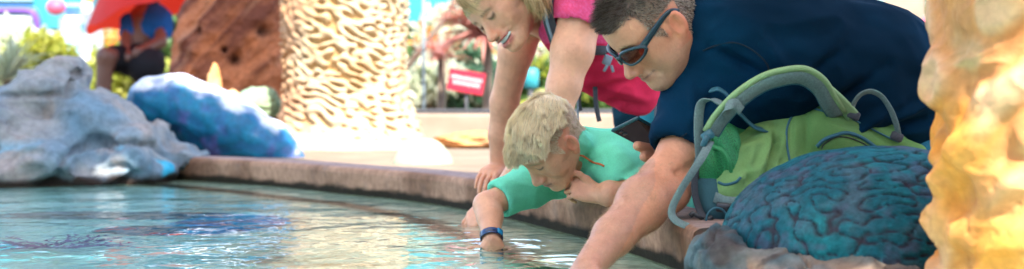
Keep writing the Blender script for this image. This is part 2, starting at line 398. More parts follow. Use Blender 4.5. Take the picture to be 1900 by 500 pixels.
# ================================================================ shade roofs overhead, unseen: outlines and hole cut to place sun and shade below
m_canvas = mat('shade_canvas', (.62, .55, .46), .9, .1)
_n = m_canvas.node_tree; _b = _n.nodes['Principled BSDF']; _t = _n.nodes.new('ShaderNodeBsdfTranslucent'); _t.inputs[0].default_value = (.78, .64, .48, 1); _x = _n.nodes.new('ShaderNodeMixShader'); _x.inputs[0].default_value = .47
_n.links.new(_b.outputs[0], _x.inputs[1]); _n.links.new(_t.outputs[0], _x.inputs[2]); _n.links.new(_x.outputs[0], _n.nodes['Material Output'].inputs[0])
m_post = mat('grey_post', (.2, .2, .2), .5)
def inpoly(x, y, poly):
    c = np.zeros(x.shape, bool); n = len(poly)
    for i in range(n):
        (x1, y1), (x2, y2) = poly[i], poly[(i+1) % n]
        if y1 == y2: continue
        c ^= ((y1 > y) != (y2 > y)) & (x < (x2-x1)*(y-y1)/(y2-y1)+x1)
    return c
SH = (SD.x/SD.z, SD.y/SD.z)
def shade_roof(label, shadow_poly, zs, zc, holes=(), posts=()):
    h = zc-zs; poly = [(x+SH[0]*h, y+SH[1]*h) for x, y in shadow_poly]; st = .05
    x0, x1 = min(p[0] for p in poly), max(p[0] for p in poly); y0, y1 = min(p[1] for p in poly), max(p[1] for p in poly)
    xs = np.arange(x0, x1, st); ys = np.arange(y0, y1, st); X, Y = np.meshgrid(xs, ys, indexing='ij')
    v = np.stack([X, Y, np.full_like(X, zc)], -1).reshape(-1, 3); f = gridf(len(xs), len(ys)); c = v[f].mean(1); ok = inpoly(c[:, 0], c[:, 1], poly)
    for (hp, r) in holes:
        q = (hp[0]+SH[0]*(zc-hp[2]), hp[1]+SH[1]*(zc-hp[2])); ok &= np.hypot((c[:, 0]-q[0])/r[0], (c[:, 1]-q[1])/r[1]) > 1
    root = empty('shade_canopy', (0, 0, 0), label, 'canopy')
    o = mesh('canvas', v, f[ok], m_canvas, root, smooth=False); pass
    for (x, y) in posts:
        vv, ff = sweep([(x, y, -.7), (x, y, zc)], circ(.05, 10), up=(1, 0, 0)); mesh('post', vv, ff, m_post, root)
shade_roof('flat canvas shade roof high over the touch pool', [(-4.2, 7.5), (-1.65, 7.5), (-1.55, 7.33), (-1.12, 7.30), (-.95, 7.14), (-.80, 6.75), (-.35, 5.9), (.0, 5.5), (.35, 5.15), (3.2, 5.0), (3.2, 3.3), (1.0, 3.3), (.86, 3.25), (.80, 2.95), (.74, 2.74), (.66, 2.62), (.45, 2.46), (-4.2, 2.50)], .25, 3.2,
           holes=[((-1.617, 6.58, .08), (.06, .07))], posts=[(5, 2), (5, 3.4), (-2.3, 1.6)])
shade_roof('small canvas shade roof added out of view to shade the brown rock pillar', [(-3.7, 9.2), (-1.45, 9.2), (-1.45, 12.6), (-3.7, 12.6)], .4, 3.8, posts=[(4.6, 10.9), (-.9, 10.9)])  # unseen roof added to keep the sun off the pillar and seated person
# ================================================================ rocks
def rock_mesh(name, v, f, cols, m, label=None, cat=None, group=None, parent=None):
    return tag(mesh(name, v, f, m, parent, cols=cols), label, cat, group)
# --- grey rock formation on the left, washed with pale blue
fl = Field((-3.3, 6.0, -.25), (-1.2, 8.0, .75), .0125)
def el_px(fld, px, py, Y, rx, ry, rz, k=.05, rot=0, op='add'):
    c = P(px, py, Y); a = math.radians(rot); R = np.array(((math.cos(a), 0, math.sin(a)), (0, 1, 0), (-math.sin(a), 0, math.cos(a))))
    fld.ell(c, (rx*Y/F, ry, rz*Y/F), R, k, op)
for a in ((85, 178, 7.0, 95, .26, 60, .03, -30), (140, 140, 7.05, 26, .2, 32, .03, 0), (10, 235, 7.0, 120, .4, 70, .04, 15), (190, 232, 7.0, 92, .32, 66, .03, 28),
          (110, 295, 6.85, 115, .36, 70, .03, 12), (250, 300, 6.9, 75, .30, 75, .03, -8), (30, 330, 6.75, 100, .3, 60, .03, 0), (180, 335, 6.7, 60, .2, 42, .02, 10),
          (290, 262, 7.05, 36, .2, 40, .015, 0), (300, 330, 6.85, 26, .14, 45, .015, 0), (-120, 290, 7.1, 150, .4, 90, .04, -10), (345, 292, 7.05, 50, .16, 34, .015, 8), (120, 128, 7.05, 34, .2, 28, .02, 20)):
    el_px(fl, *a)
v, f = fl.net(); v = relax(v, f, 2)
for it in range(2):
    nn = normals(v, f); q = v*np.array((3.2, 3.2, 3.2))+it*7
    w = fbm(q, 3); rr = ridge(v*np.array((3.5, 3.5, 6))+w[:, None]*.7+it*3, 4)
    v = v+nn*((rr-.5)*.020+fbm(v*7+it, 2)*.006-np.maximum(.10-np.abs(fbm(v*np.array((1.9, 1.9, 3.2))+it*5+3, 3)), 0)*.32)[:, None]
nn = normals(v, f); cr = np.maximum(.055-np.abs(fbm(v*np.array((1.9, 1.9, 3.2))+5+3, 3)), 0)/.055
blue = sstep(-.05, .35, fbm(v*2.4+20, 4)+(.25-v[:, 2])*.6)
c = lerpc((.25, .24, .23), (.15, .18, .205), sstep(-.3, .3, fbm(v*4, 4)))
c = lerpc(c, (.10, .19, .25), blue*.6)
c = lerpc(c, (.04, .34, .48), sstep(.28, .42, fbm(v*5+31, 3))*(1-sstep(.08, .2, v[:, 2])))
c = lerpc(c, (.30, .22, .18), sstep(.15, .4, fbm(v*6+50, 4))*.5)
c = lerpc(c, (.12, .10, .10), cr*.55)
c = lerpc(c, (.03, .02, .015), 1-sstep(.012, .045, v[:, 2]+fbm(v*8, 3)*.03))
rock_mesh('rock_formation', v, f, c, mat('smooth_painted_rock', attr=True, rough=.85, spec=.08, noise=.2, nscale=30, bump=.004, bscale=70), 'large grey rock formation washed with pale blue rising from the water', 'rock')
# --- blue mound coral behind it
fl = Field((-1.95, 6.7, -.05), (-.75, 7.9, .6), .01)
cl = [(283, 190, 48), (330, 190, 50), (385, 214, 54), (440, 240, 52), (495, 272, 48), (530, 305, 40)]
fl.chain([P(a, b, 7.3) for a, b, _ in cl], [r*7.3/F for _, _, r in cl], .03)
fl.ell(P(420, 262, 7.45), (.30, .22, .14), k=.05)
v, f = fl.net(); v = relax(v, f, 2); nn = normals(v, f); lb = laby(v*np.array((1, 1, 1.2)), 3, k=13)
v = v+nn*(np.tanh(lb*1.2)*.003+fbm(v*4, 3)*.006)[:, None]
c = lerpc((.005, .09, .18), (.008, .14, .24), sstep(-.3, .4, fbm(v*7, 3)))
c = lerpc(c, (.11, .09, .28), sstep(.2, .6, fbm(v*9+9, 4)+(v[:, 0]+1.45)*.5)*.8)
c = lerpc(c, (.72, .70, .76), sstep(.35, .75, nn[:, 2]+fbm(v*12, 3)*.35)*.75)  # sunlit highlight painted white onto the up-facing coral tops
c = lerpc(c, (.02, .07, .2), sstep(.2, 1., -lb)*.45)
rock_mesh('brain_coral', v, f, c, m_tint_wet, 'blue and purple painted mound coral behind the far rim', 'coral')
# --- pillars
def pillar(name, base, top, r0, r1, zz, fn, nu, nv, m, label, flare=None, sx=1.0):
    base = np.array(base, float); top = np.array(top, float)
    t = np.linspace(0, 1, nv)[None, :]; th = np.linspace(0, 2*math.pi, nu, endpoint=False)[:, None]
    cx = base[0]+(top[0]-base[0])*t; cy = base[1]+(top[1]-base[1])*t; z = base[2]+(top[2]-base[2])*t+0*th; r = r0+(r1-r0)*t
    if flare is not None: r = r+flare(t)
    n = np.stack([np.cos(th)+0*t, np.sin(th)+0*t, 0*z], -1).reshape(-1, 3)
    v = np.stack([cx+r*sx*np.cos(th), cy+r*np.sin(th), z], -1).reshape(-1, 3); d, c = fn(v, n, np.repeat(th, nv, 1).ravel())
    v = v+n*d[:, None]; return rock_mesh(name, v, gridf(nu, nv, True), c, m, label, 'pillar')
def cream_fn(v, n, th):
    q = np.stack([n[:, 0]*.40+v[:, 0]*0, n[:, 1]*.40, v[:, 2]], 1)
    q = q+np.stack([fbm(q*6, 2), fbm(q*6+9, 2), fbm(q*6+20, 2)], 1)*.03+q[:, :1]*np.array((0, 0, .18))
    lb = laby(q*np.array((.8, .8, 1.9)), 8, 60, 15.0)
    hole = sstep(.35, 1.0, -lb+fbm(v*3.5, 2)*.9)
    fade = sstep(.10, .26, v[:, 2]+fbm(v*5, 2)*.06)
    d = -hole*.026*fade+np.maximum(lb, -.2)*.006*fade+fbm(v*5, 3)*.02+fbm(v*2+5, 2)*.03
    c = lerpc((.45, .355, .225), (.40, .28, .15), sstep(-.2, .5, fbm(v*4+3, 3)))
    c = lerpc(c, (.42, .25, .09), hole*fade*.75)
    c = lerpc(c, (.35, .16, .08), sstep(.3, .95, -n[:, 0]+fbm(v*6, 3)*.4)*.6)  # shade painted in: side away from the sun tinted browner
    return d, c
m_cream = mat('cream_coral_plaster', attr=True, rough=.8, spec=.1, noise=.08, nscale=60, bump=.001, bscale=200)
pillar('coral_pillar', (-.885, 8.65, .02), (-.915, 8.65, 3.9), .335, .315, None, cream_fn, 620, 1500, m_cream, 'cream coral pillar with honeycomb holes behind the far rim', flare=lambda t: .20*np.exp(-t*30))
def brown_fn(v, n, th):
    q = v.copy(); s = q[:, 2]*1.0-(n[:, 0]*.55-n[:, 1]*.2)
    st = fbm(np.stack([s*7, th*.5, v[:, 2]*.4], 1), 4); d = st*.05+fbm(v*3, 3)*.07+(ridge(v*5, 4)-.5)*.05
    hol = np.zeros(len(v))
    for a, b in ((495, 60), (447, 112), (380, 60), (425, 95)):
        p = P(a, b, 10); r_ = .040 if a in (495, 447) else .018
        hol = np.maximum(hol, np.exp(-(((v[:, 0]-p[0])/r_)**2+((v[:, 2]-p[2])/r_/.9)**2)*.9)*(n[:, 1] < 0))
    d = d-hol*.09
    c = lerpc((.36, .125, .055), (.13, .042, .025), sstep(-.25, .35, st+fbm(v*6, 3)*.4)); c = lerpc(c, (.32, .16, .095), sstep(.2, .6, fbm(np.stack([s*11, th, v[:, 2]], 1)+4, 3))*.6)
    c = lerpc(c, (.05, .03, .025), hol*.8); return d, c
pillar('rock_pillar', (-1.88, 10.2, -.05), (-1.36, 10.2, 3.0), .44, .20, None, brown_fn, 300, 700, m_tint_stone, 'brown striped rock pillar with dark pits behind the blue coral', flare=lambda t: .0-.0*t)
# near orange pillar at the right edge
def near_fn(v, n, th):
    q = v*np.array((4.2, 4.2, 4.8)); w = np.stack([fbm(q*.8, 2), fbm(q*.8+7, 2), fbm(q*.8+13, 2)], 1)*.9
    q2 = v.copy(); q2[:, 2] -= v[:, 0]*.45
    lb = laby(q2*np.array((1, 1, 1.3))+w*.03, 21, 40, 7.2); fine = laby(q2+w*.02, 5, 40, 13)
    low = 1-sstep(.28, .55, v[:, 2])
    d = np.tanh(lb*1.3)*.012+fbm(q*.6, 3)*.018+np.tanh((ridge(q*1.4+w, 3)-.55)*3)*.008+np.tanh(fine*1.3)*.008*(.45+low)+fbm(v*22, 3)*.004+np.minimum(fbm(v*60, 2)+.25, 0)*.004
    c = lerpc((.50, .20, .065), (.56, .315, .17), sstep(-.5, .8, lb+fbm(q, 3)*.8))
    c = lerpc(c, (.70, .25, .03), sstep(.05, .55, fbm(v*4.5+3, 3)-n[:, 0]*.35-.05)*.9)  # orange patches; left face painted deeper orange as its shaded side
    c = lerpc(c, (.33, .16, .07), sstep(.6, 1.5, -lb)*.35)
    c = lerpc(c, (.38, .40, .22), sstep(.25, .5, fbm(v*8+40, 3))*low*.6)
    return d, c
m_orange = mat('orange_coral_plaster', attr=True, rough=.6, spec=.2, noise=.10, nscale=70, bump=.0009, bscale=240)
pillar('coral_pillar', (.892, 2.70, -.3), (.872, 2.70, 2.9), .182, .165, None, near_fn, 620, 1500, m_orange, 'knobbly orange and peach coral pillar close by, next to the blue coral', sx=1)
# --- big teal brain coral on its grey rock at the lower right
Yc = 3.08
fl = Field((.08, 2.45, -.42), (1.12, 3.6, .36), .0052)
e = P(1600, 470, 3.1); fl.ell(e, (.272, .26, .205), k=.03); fl.ell(P(1482, 486, 3.1), (.128, .2, .122), k=.06); fl.ell(P(1690, 440, 3.12), (.16, .22, .165), k=.05)
v, f = fl.net(); v = v[:]; nn = normals(v, f); q = v+np.stack([fbm(v*5, 2), fbm(v*5+7, 2), fbm(v*5+3, 2)], 1)*.015
up_ = sstep(.4, .9, nn[:, 2]); lb = laby(q*np.array((1, 1, 1.0)), 12, 60, 21.0); lb2 = laby(q*np.array((.55, 1.3, 1.9)), 4, 60, 21.0); lb = lb*(1-up_)+lb2*up_
g = sstep(0, .42, .42-np.abs(lb)*1.15)
v = v-nn*(g*.0062)[:, None]+nn*(fbm(v*11, 3)*.006)[:, None]
c = lerpc((.003, .068, .092), (.006, .115, .135), sstep(-.3, .4, fbm(v*9, 3)))
c = lerpc(c, (.05, .075, .10), sstep(0, .5, fbm(v*16+3, 4))*.7)
c = lerpc(c, (.028, .014, .022), g*.9)
c = lerpc(c, (.085, .05, .10), sstep(.12, .45, fbm(v*np.array((24, 24, 34))+44, 4))*.38)
lowe = 1-sstep(.0, .075, v[:, 2]+fbm(v*9+2, 3)*.05-(v[:, 0]-.5)*.02)
c = lerpc(c, (.30, .15, .08), lowe*sstep(-.3, .2, fbm(v*14+9, 3)))
rock_mesh('brain_coral', v, f, c, mat('brain_coral_paint', attr=True, rough=.62, spec=.14, noise=.30, nscale=60, bump=.0016, bscale=150), 'big teal brain coral with purple winding grooves below the green backpack', 'coral')
fl = Field((.12, 2.5, -.5), (1.1, 3.7, .22), .006)
for a in ((1352, 500, 3.04, 74, .15, 84, .03, -30), (1420, 505, 3.0, 70, .12, 44, .02, 0), (1400, 520, 3.02, 90, .16, 70, .03, 0), (1470, 552, 2.93, 120, .2, 84, .03, -8), (1610, 580, 2.86, 170, .18, 102, .03, 3), (1740, 600, 2.95, 90, .2, 120, .03, 0)): el_px(fl, *a)
v, f = fl.net(); v = relax(v, f, 1); nn = normals(v, f)
v = v+nn*((ridge(v*np.array((9, 9, 12)), 5)-.5)*.022+fbm(v*34, 4)*.006-np.maximum(.07-np.abs(fbm(v*6+3, 3)), 0)*.22)[:, None]
c = lerpc((.13, .13, .12), (.045, .075, .09), sstep(-.2, .3, fbm(v*8, 4)))
c = lerpc(c, (.34, .19, .11), sstep(.35, .1, np.abs(v[:, 2]+.0-fbm(v*5, 2)*.02-.03)/.12)*(v[:, 0] > .42)*.7)
c = lerpc(c, (.06, .045, .04), np.maximum(sstep(.2, .5, fbm(v*13+3, 4))*.8, sstep(.06, .01, np.abs(fbm(v*6+3, 3)))*.8))
c = lerpc(c, (.06, .15, .18), sstep(.2, .4, fbm(v*6+13, 3))*.4)
rock_mesh('boulder', v, f, c, m_tint_stone, 'rough grey rock carrying the teal brain coral', 'rock')
# --- pale boulder, small coral knobs
def blob(name, c, r, col, col2, lab, cat, m=None, amp=.06, seed=0):
    s = sphere_grid(90, 50)[0]; v = s*np.array(r)*(1+fbm(s*2.2+seed, 4)[:, None]*amp*2)+np.array(c)
    cc = lerpc(col, col2, sstep(-.3, .4, fbm(v*8+seed, 3))); return rock_mesh(name, v, gridf(90, 50, True), cc, m or m_tint_stone, lab, cat)
blob('boulder', P(785, 320, 6.55), (.125, .14, .14), (.36, .42, .29), (.32, .37, .24), 'small pale green round boulder just behind the rim', 'rock', m_cream, .02)
blob('boulder', P(480, 195, 8.9), (.13, .12, .095), (.22, .36, .25), (.26, .34, .2), 'pale green rounded rock between the two pillars', 'rock', m_cream, .10, 4)
blob('coral_knob', P(398, 178, 8.6), (.042, .05, .17), (.74, .30, .10), (.7, .4, .2), 'orange finger coral before the brown pillar', 'coral', m_cream, .08, 6)
blob('coral_knob', P(432, 196, 8.5), (.06, .05, .08), (.70, .28, .12), (.7, .4, .2), 'low orange coral lump before the brown pillar', 'coral', m_cream, .08, 9)
blob('boulder', P(885, 262, 8.7), (.22, .2, .05), (.62, .28, .10), (.40, .20, .09), 'low rusty orange rock on the sandy terrace behind the woman', 'rock', None, .12, 12)
# things under water
blob('boulder', P(405, 470, 4.6)*V(1, 1, 0)+V(0, .15, -.16), (.16, .30, .06), (.03, .28, .45), (.10, .18, .42), 'blue and purple coral rock under the water', 'coral', m_tint_wet, .15, 15)
blob('boulder', V(-1.25, 5.1, -.19), (.34, .14, .05), (.16, .17, .13), (.10, .12, .10), 'dark flat rock under the water near the grey rocks', 'rock', None, .15, 19)
blob('boulder', V(-1.0, 4.55, -.19), (.16, .12, .05), (.12, .12, .10), (.06, .09, .10), 'small dark stone under the water beside the blue coral', 'rock', None, .2, 29)
m_purple = mat('purple_sea_fan', (.26, .06, .28), .7, col2=(.16, .05, .24), nscale=20)
parts = []; r = random.Random(4)
def branch(p, d, L, w, dep):
    q = [p]; 
    for i in range(3): d = unit(d+V(r.uniform(-.3, .3), r.uniform(-.3, .3), r.uniform(-.2, .25))); q.append(q[-1]+d*L/3)
    parts.append(sweep(q, circ(w, 5), up=(.1, .2, 1), scale=[1, .9, .8, .65]))
    if dep:
        for i in range(3): branch(q[r.choice((1, 2, 3))], unit(d+V(r.uniform(-.9, .9), r.uniform(-.9, .9), r.uniform(-.1, .4))), L*.68, w*.72, dep-1)
for i in range(9): a = i/9*6.28; branch(V(-1.15, 4.05, -.2), unit(V(math.cos(a)*1.2, math.sin(a)*.8, .45)), .12, .007, 3)
v, f = join(parts); tag(mesh('sea_fan', v, f, m_purple), 'branching purple sea fan under the water at the left', 'coral')
# ================================================================ background
def simple(name, label, cat, v, f, m, **k): return tag(mesh(name, v, f, m, **k), label, cat)
m_teal = mat('teal_paint', (.025, .24, .28), .5, noise=.1, nscale=2); m_pale = mat('pale_blue_panel', (.24, .42, .48), .5); m_white = mat('white_paint', (.62, .64, .64), .5)
m_purp = mat('purple_trim', (.14, .05, .28), .4); m_pink = mat('pink_paint', (.50, .08, .14), .5); m_blue = mat('blue_paint', (.05, .16, .55), .4); m_red = mat('red_sign', (.36, .008, .030), .5)
m_dark = mat('dark_metal', (.05, .05, .055), .5); m_orange2 = mat('orange_paint', (.8, .25, .05), .5); m_cream2 = mat('cream_stone', (.31, .24, .18), .85, .2, col2=(.25, .18, .13), nscale=4)
# teal pavilion upper left
Yb = 20
def bx(px0, py0, px1, py1, Y, dep, bev=0):
    a = P(px0, py0, Y); b = P(px1, py1, Y); return boxv(((a[0]+b[0])/2, Y+dep/2, (a[2]+b[2])/2), (abs(b[0]-a[0])/2, dep/2, abs(b[2]-a[2])/2), bev=bev)
root = empty('pavilion', P(60, 186, Yb)*V(1, 1, 0)+V(0, 0, -.7), 'teal pavilion with purple arch trim over a white counter opening', 'building')
v, f = bx(-330, -230, 172, 52, Yb, 3); mesh('wall', v, f, m_teal, root, smooth=False)
v, f = bx(-330, 52, 172, 330, Yb+.5, 2.3); mesh('lower_wall', v, f, mat('tan_wall', (.42, .27, .18), .8, noise=.2, nscale=3), root, smooth=False)
v, f = bx(-90, 31, 58, 54, Yb-.06, .05); mesh('counter_panel', v, f, m_white, root, smooth=False)
pth = [P(a, b, Yb-.06) for a, b in ((-100, 40), (-60, 22), (0, 20), (40, 20), (60, 24), (68, 38), (69, 54))]; tube('arch_trim', pth, .035, m_purp, root, 40, 8)
pth = [P(a, b, Yb-.05) for a, b in ((-100, 32), (-60, 15), (0, 14), (44, 14), (66, 18), (76, 36), (77, 52))]; tube('inner_trim', pth, .022, m_blue, root, 40, 8)
v, f = bx(-30, -40, 60, 4, Yb-.1, .08, .02); mesh('name_board', v, f, m_pale, root, smooth=False)
# totem kiosk
Yk = 15
root = empty('totem_kiosk', P(136, 186, Yk)*V(1, 1, 0)+V(0, 0, -.7), 'pale blue totem kiosk with pink and white rounded top', 'kiosk')
v, f = bx(108, 30, 166, 350, Yk, .5, .02); mesh('cabinet', v, f, m_white, root, smooth=False)
v, f = bx(118, 44, 158, 100, Yk-.02, .03, .005); mesh('panel', v, f, m_pale, root, smooth=False)
def ball(name, c, r, m, parent): s = sphere_grid(24, 14)[0]; return mesh(name, s*np.array(r)+np.array(c), gridf(24, 14, True), m, parent)
ball('pink_dome', P(104, 14, Yk-.1), (.09, .08, .075), m_pink, root); ball('white_dome', P(161, 16, Yk-.1), (.055, .06, .08), m_white, root); ball('orange_knob', P(163, 0, Yk-.1), (.05, .05, .05), m_orange2, root)
v, f = bx(118, 6, 152, 30, Yk+.05, .35, .02); mesh('top_block', v, f, m_pale, root, smooth=False); v, f = bx(122, 12, 148, 22, Yk+.02, .03); mesh('dark_slot', v, f, m_blue, root, smooth=False)
# red umbrella, tilted, and its pole
Yu = 12.2
root = empty('patio_umbrella', P(300, 186, Yu)*V(1, 1, 0)+V(0, 0, .05), 'red patio umbrella shading the seated person', 'umbrella')
apex = P(314, -160, Yu); n = 8; rim = []; R_ = .74
th = np.linspace(0, 2*math.pi, 64, endpoint=False); rr = np.linspace(0, 1, 14); T2, R2 = np.meshgrid(th, rr, indexing='ij')
scal = 1-.035*np.abs(np.sin(T2*4))*R2; X = R2*R_*1.0*np.cos(T2)*scal; Yy = R2*R_*np.sin(T2)*scal; Z = -.17*R2**1.3*4.2-.02*np.cos(T2*8)*R2
Z = Z*1.0; A = math.radians(17); X2 = X*math.cos(A)-Z*math.sin(A); Z2 = X*math.sin(A)+Z*math.cos(A)
m_umb = mat('red_umbrella_cloth', (.52, .018, .006), .6, noise=.15, nscale=3)
nu_ = m_umb.node_tree; b_ = nu_.nodes['Principled BSDF']; tr_ = nu_.nodes.new('ShaderNodeBsdfTranslucent'); tr_.inputs[0].default_value = (.80, .035, .012, 1); mx_ = nu_.nodes.new('ShaderNodeMixShader'); mx_.inputs[0].default_value = .55
nu_.links.new(b_.outputs[0], mx_.inputs[1]); nu_.links.new(tr_.outputs[0], mx_.inputs[2]); nu_.links.new(mx_.outputs[0], nu_.nodes['Material Output'].inputs[0])
mesh('canopy', np.stack([X2, Yy, Z2], -1).reshape(-1, 3)+apex+V(-.12, 0, 0), gridf(64, 14, True), m_umb, root)
tube('pole', [(apex[0]-.12+.0, Yu, apex[2]-.02), (apex[0]-.05, Yu, .05)], .02, m_dark, root, up=(1, 0, 0))
v, f = sweep([(apex[0]-.05, Yu, .05), (apex[0]-.05, Yu, .10)], circ(.2, 20), up=(1, 0, 0)); mesh('base', v, f, m_dark, root)
# raised back terrace that carries the umbrella and the person
slab('back_terrace', [(-8, 10.9), (-.9, 10.9), (-.9, 14.5), (-8, 14.5)], -.7, .05, m_cream2)
# planter wall + dark rail behind, on the right
v, f = bx(744, 212, 1400, 262, 9.55, .5, .012); simple('planter_wall', 'long cream stone planter wall beyond the sandy terrace', 'wall', v, f, m_cream2, smooth=False)
root = empty('low_rail', P(1000, 212, 10.2), 'dark low rail running behind the cream planter wall', 'rail')
v, f = bx(740, 203, 1420, 210.5, 10.2, .06, .006); mesh('rail_bar', v, f, m_dark, root, smooth=False)
for px in (760, 925, 1090, 1255, 1415): v, f = bx(px, 210, px+7, 300, 10.2, .05); mesh('post', v, f, m_dark, root, smooth=False)
# foliage ------------------------------------------------------------
def leaf_mat(name, c, c2, tr=.35):
    m = mat(name, c, .45, .5, col2=c2, nscale=2.3); n = m.node_tree; b = n.nodes['Principled BSDF']; t = n.nodes.new('ShaderNodeBsdfTranslucent'); x = n.nodes.new('ShaderNodeMixShader'); x.inputs[0].default_value = tr
    t.inputs[0].default_value = tuple(min(1, q*2.0) for q in c)+(1,); n.links.new(b.outputs[0], x.inputs[1]); n.links.new(t.outputs[0], x.inputs[2]); n.links.new(x.outputs[0], n.nodes['Material Output'].inputs[0]); return m
L_green = leaf_mat('green_leaves', (.07, .13, .035), (.10, .19, .04)); L_yel = leaf_mat('yellow_green_leaves', (.26, .30, .04), (.40, .36, .06)); L_dark = leaf_mat('dark_green_leaves', (.05, .12, .07), (.09, .17, .08))
L_pink = leaf_mat('pink_cordyline_leaves', (.46, .17, .13), (.62, .34, .27)); L_pale = leaf_mat('pale_sage_leaves', (.46, .50, .36), (.62, .60, .48)); L_org = leaf_mat('orange_flowers', (.8, .3, .04), (.7, .15, .05))
m_bark = mat('bark', (.14, .10, .07), .9, noise=.3, nscale=12)
def leaves(c, r, n, size, seed, hollow=.55):
    g_ = np.random.default_rng(seed); cl = g_.normal(size=(max(6, n//45), 3)); cl /= np.linalg.norm(cl, axis=1)[:, None]; cl *= (g_.random((len(cl), 1))**.4)
    p = cl[g_.integers(0, len(cl), n)]+g_.normal(size=(n, 3))*.17; p = p*np.array(r)+np.array(c)
    d = g_.normal(size=(n, 3)); d /= np.linalg.norm(d, axis=1)[:, None]; s = g_.normal(size=(n, 3)); s = np.cross(d, s); s /= np.linalg.norm(s, axis=1)[:, None]
    L = size*g_.uniform(.6, 1.4, (n, 1)); w = L*.28; up_ = np.cross(d, s)*L*.12
    q = np.stack([p, p+d*L*.5+s*w+up_, p+d*L, p+d*L*.5-s*w+up_], 1).reshape(-1, 3); f = np.arange(n*4).reshape(-1, 4); return q, f
def bush(name, label, cat, px, py, Y, rx, rz, n, size, m, seed, ry=None, zb=-.65, group=None, trunk=True, extra=None):
    c = P(px, py, Y); root = empty(name, (c[0], Y, zb), label, cat, group); r = (rx*Y/F, ry or rx*Y/F*.8, rz*Y/F)
    q, f = leaves(c, r, n, size, seed); mesh('foliage', q, f, m, root, smooth=False)
    if extra: q, f = leaves(c+V(0, -r[1]*.4, 0), r, extra[0], extra[1], seed+50); mesh('flowers', q, f, extra[2], root, smooth=False)
    if trunk:
        g_ = random.Random(seed); ps = []
        for i in range(4): ps.append(sweep(spline([(c[0], Y, zb), (c[0]+g_.uniform(-.1, .1), Y, (zb+c[2])/2), (c[0]+g_.uniform(-.7, .7)*r[0], Y+g_.uniform(-.5, .5)*r[1], c[2]+r[2]*g_.uniform(0, .6))], 10), circ(.05 if i == 0 else .03, 7), up=(1, .1, 0), scale=np.linspace(1, .35, 10)))
        v, f = join(ps); mesh('trunk', v, f, m_bark, root)
    return root
def spiky(name, label, cat, px, py, Y, n, L, w, m, seed, up=.5, zb=None, stem_r=.03):
    c = P(px, py, Y); zb = -.65 if zb is None else zb; root = empty(name, (c[0], Y, zb), label, cat); g_ = random.Random(seed); ps = []
    for i in range(n):
        a = g_.uniform(0, 6.283); e = g_.uniform(-.2, 1.3)*up*1.6; d = V(math.cos(a)*math.cos(e), math.sin(a)*math.cos(e), math.sin(e)); l = L*g_.uniform(.7, 1.15)
        q = spline([c, c+d*l*.5+V(0, 0, .04*l), c+d*l-V(0, 0, l*g_.uniform(.05, .3))], 7); sd = np.cross(d, (0, 0, 1.0)); ps.append(sweep(q, [(-w, 0), (0, -w*.25), (w, 0), (0, w*.12)], up=unit(np.cross(sd, d)), scale=[.6, 1, 1.05, .9, .7, .4, .05]))
    v, f = join(ps); mesh('leaves', v, f, m, root)
    if stem_r: vv, ff = sweep([(c[0], Y, zb), tuple(c+V(0.02, 0, .03))], circ(stem_r, 8), up=(1, 0, 0)); mesh('stem', vv, ff, m_bark, root)
    return root
G = 'shrubs beyond the pool'
bush('shrub', 'yellow flowering shrub just behind the left rocks', 'shrub', 78, 108, 12.5, 52, 34, 1900, .09, L_yel, 1, group=G)
bush('shrub', 'yellow green low shrub under the seated person', 'shrub', 222, 140, 15.2, 75, 48, 2200, .10, L_yel, 2, group=G)
bush('shrub', 'pale sage bush under the teal pavilion', 'shrub', 30, 120, 16.5, 90, 60, 2200, .12, L_pale, 3, group=G)
spiky('agave', 'pale spiky agave behind the left end of the grey rocks', 'plant', 8, 150, 11.0, 60, .42, .028, L_pale, 4, .55, zb=-.65)
bush('shrub', 'pale shrub with orange flowers behind the kiosk', 'shrub', 200, 78, 17.5, 48, 36, 1500, .10, L_pale, 5, group=G, extra=(120, .1, L_org))
bush('shrub', 'sage bush just right of the cream pillar', 'shrub', 800, 160, 12.5, 60, 55, 1800, .085, L_pale, 6, group=G)
bush('shrub', 'dark green bush behind the red sign', 'shrub', 900, 165, 12.6, 75, 60, 2200, .085, L_dark, 7, group=G, extra=(260, .09, L_pale))
bush('shrub', 'pale leafy bush with orange blooms above the red sign', 'shrub', 845, 75, 12.9, 75, 55, 1800, .09, L_pale, 8, group=G, extra=(170, .08, L_org))
bush('shrub', 'green shrub seen between the woman\'s arms', 'shrub', 1000, 170, 12.2, 62, 50, 1900, .08, L_green, 9, group=G, extra=(350, .08, L_yel))
bush('shrub', 'green shrub seen under the woman\'s pink shirt', 'shrub', 1110, 180, 12.6, 70, 42, 1900, .08, L_green, 10, group=G, extra=(260, .08, L_yel))
spiky('cordyline', 'pinkish strap-leaved cordyline behind the woman\'s face', 'plant', 900, 70, 10.8, 210, .42, .022, L_pink, 11, .55)
spiky('cordyline', 'smaller cordyline with bronze leaves beside the cream pillar', 'plant', 815, 110, 11.4, 50, .26, .014, L_pink, 14, .6)
bush('tree', 'dark branching tree top right of the cream pillar', 'tree', 790, 0, 14.2, 95, 50, 1500, .10, L_green, 12)
bush('tree', 'pale green tree far behind the woman', 'tree', 990, 40, 17, 130, 90, 3200, .13, L_pale, 13)
bush('tree', 'green tree far behind the man', 'tree', 1350, 60, 18, 200, 130, 4200, .14, L_green, 15)
bush('tree', 'yellow green tree far behind the pavilion', 'tree', -160, 60, 24, 120, 120, 3600, .16, L_yel, 16)
bush('tree', 'green tree far beyond the brown pillar', 'tree', 330, 70, 23, 150, 120, 3600, .16, L_green, 17)
bush('tree', 'green tree far behind the cream pillar', 'tree', 640, 60, 22, 120, 120, 3600, .16, L_green, 18)
bush('tree', 'green tree far behind the orange pillar', 'tree', 1950, 80, 20, 200, 140, 4200, .15, L_green, 19)
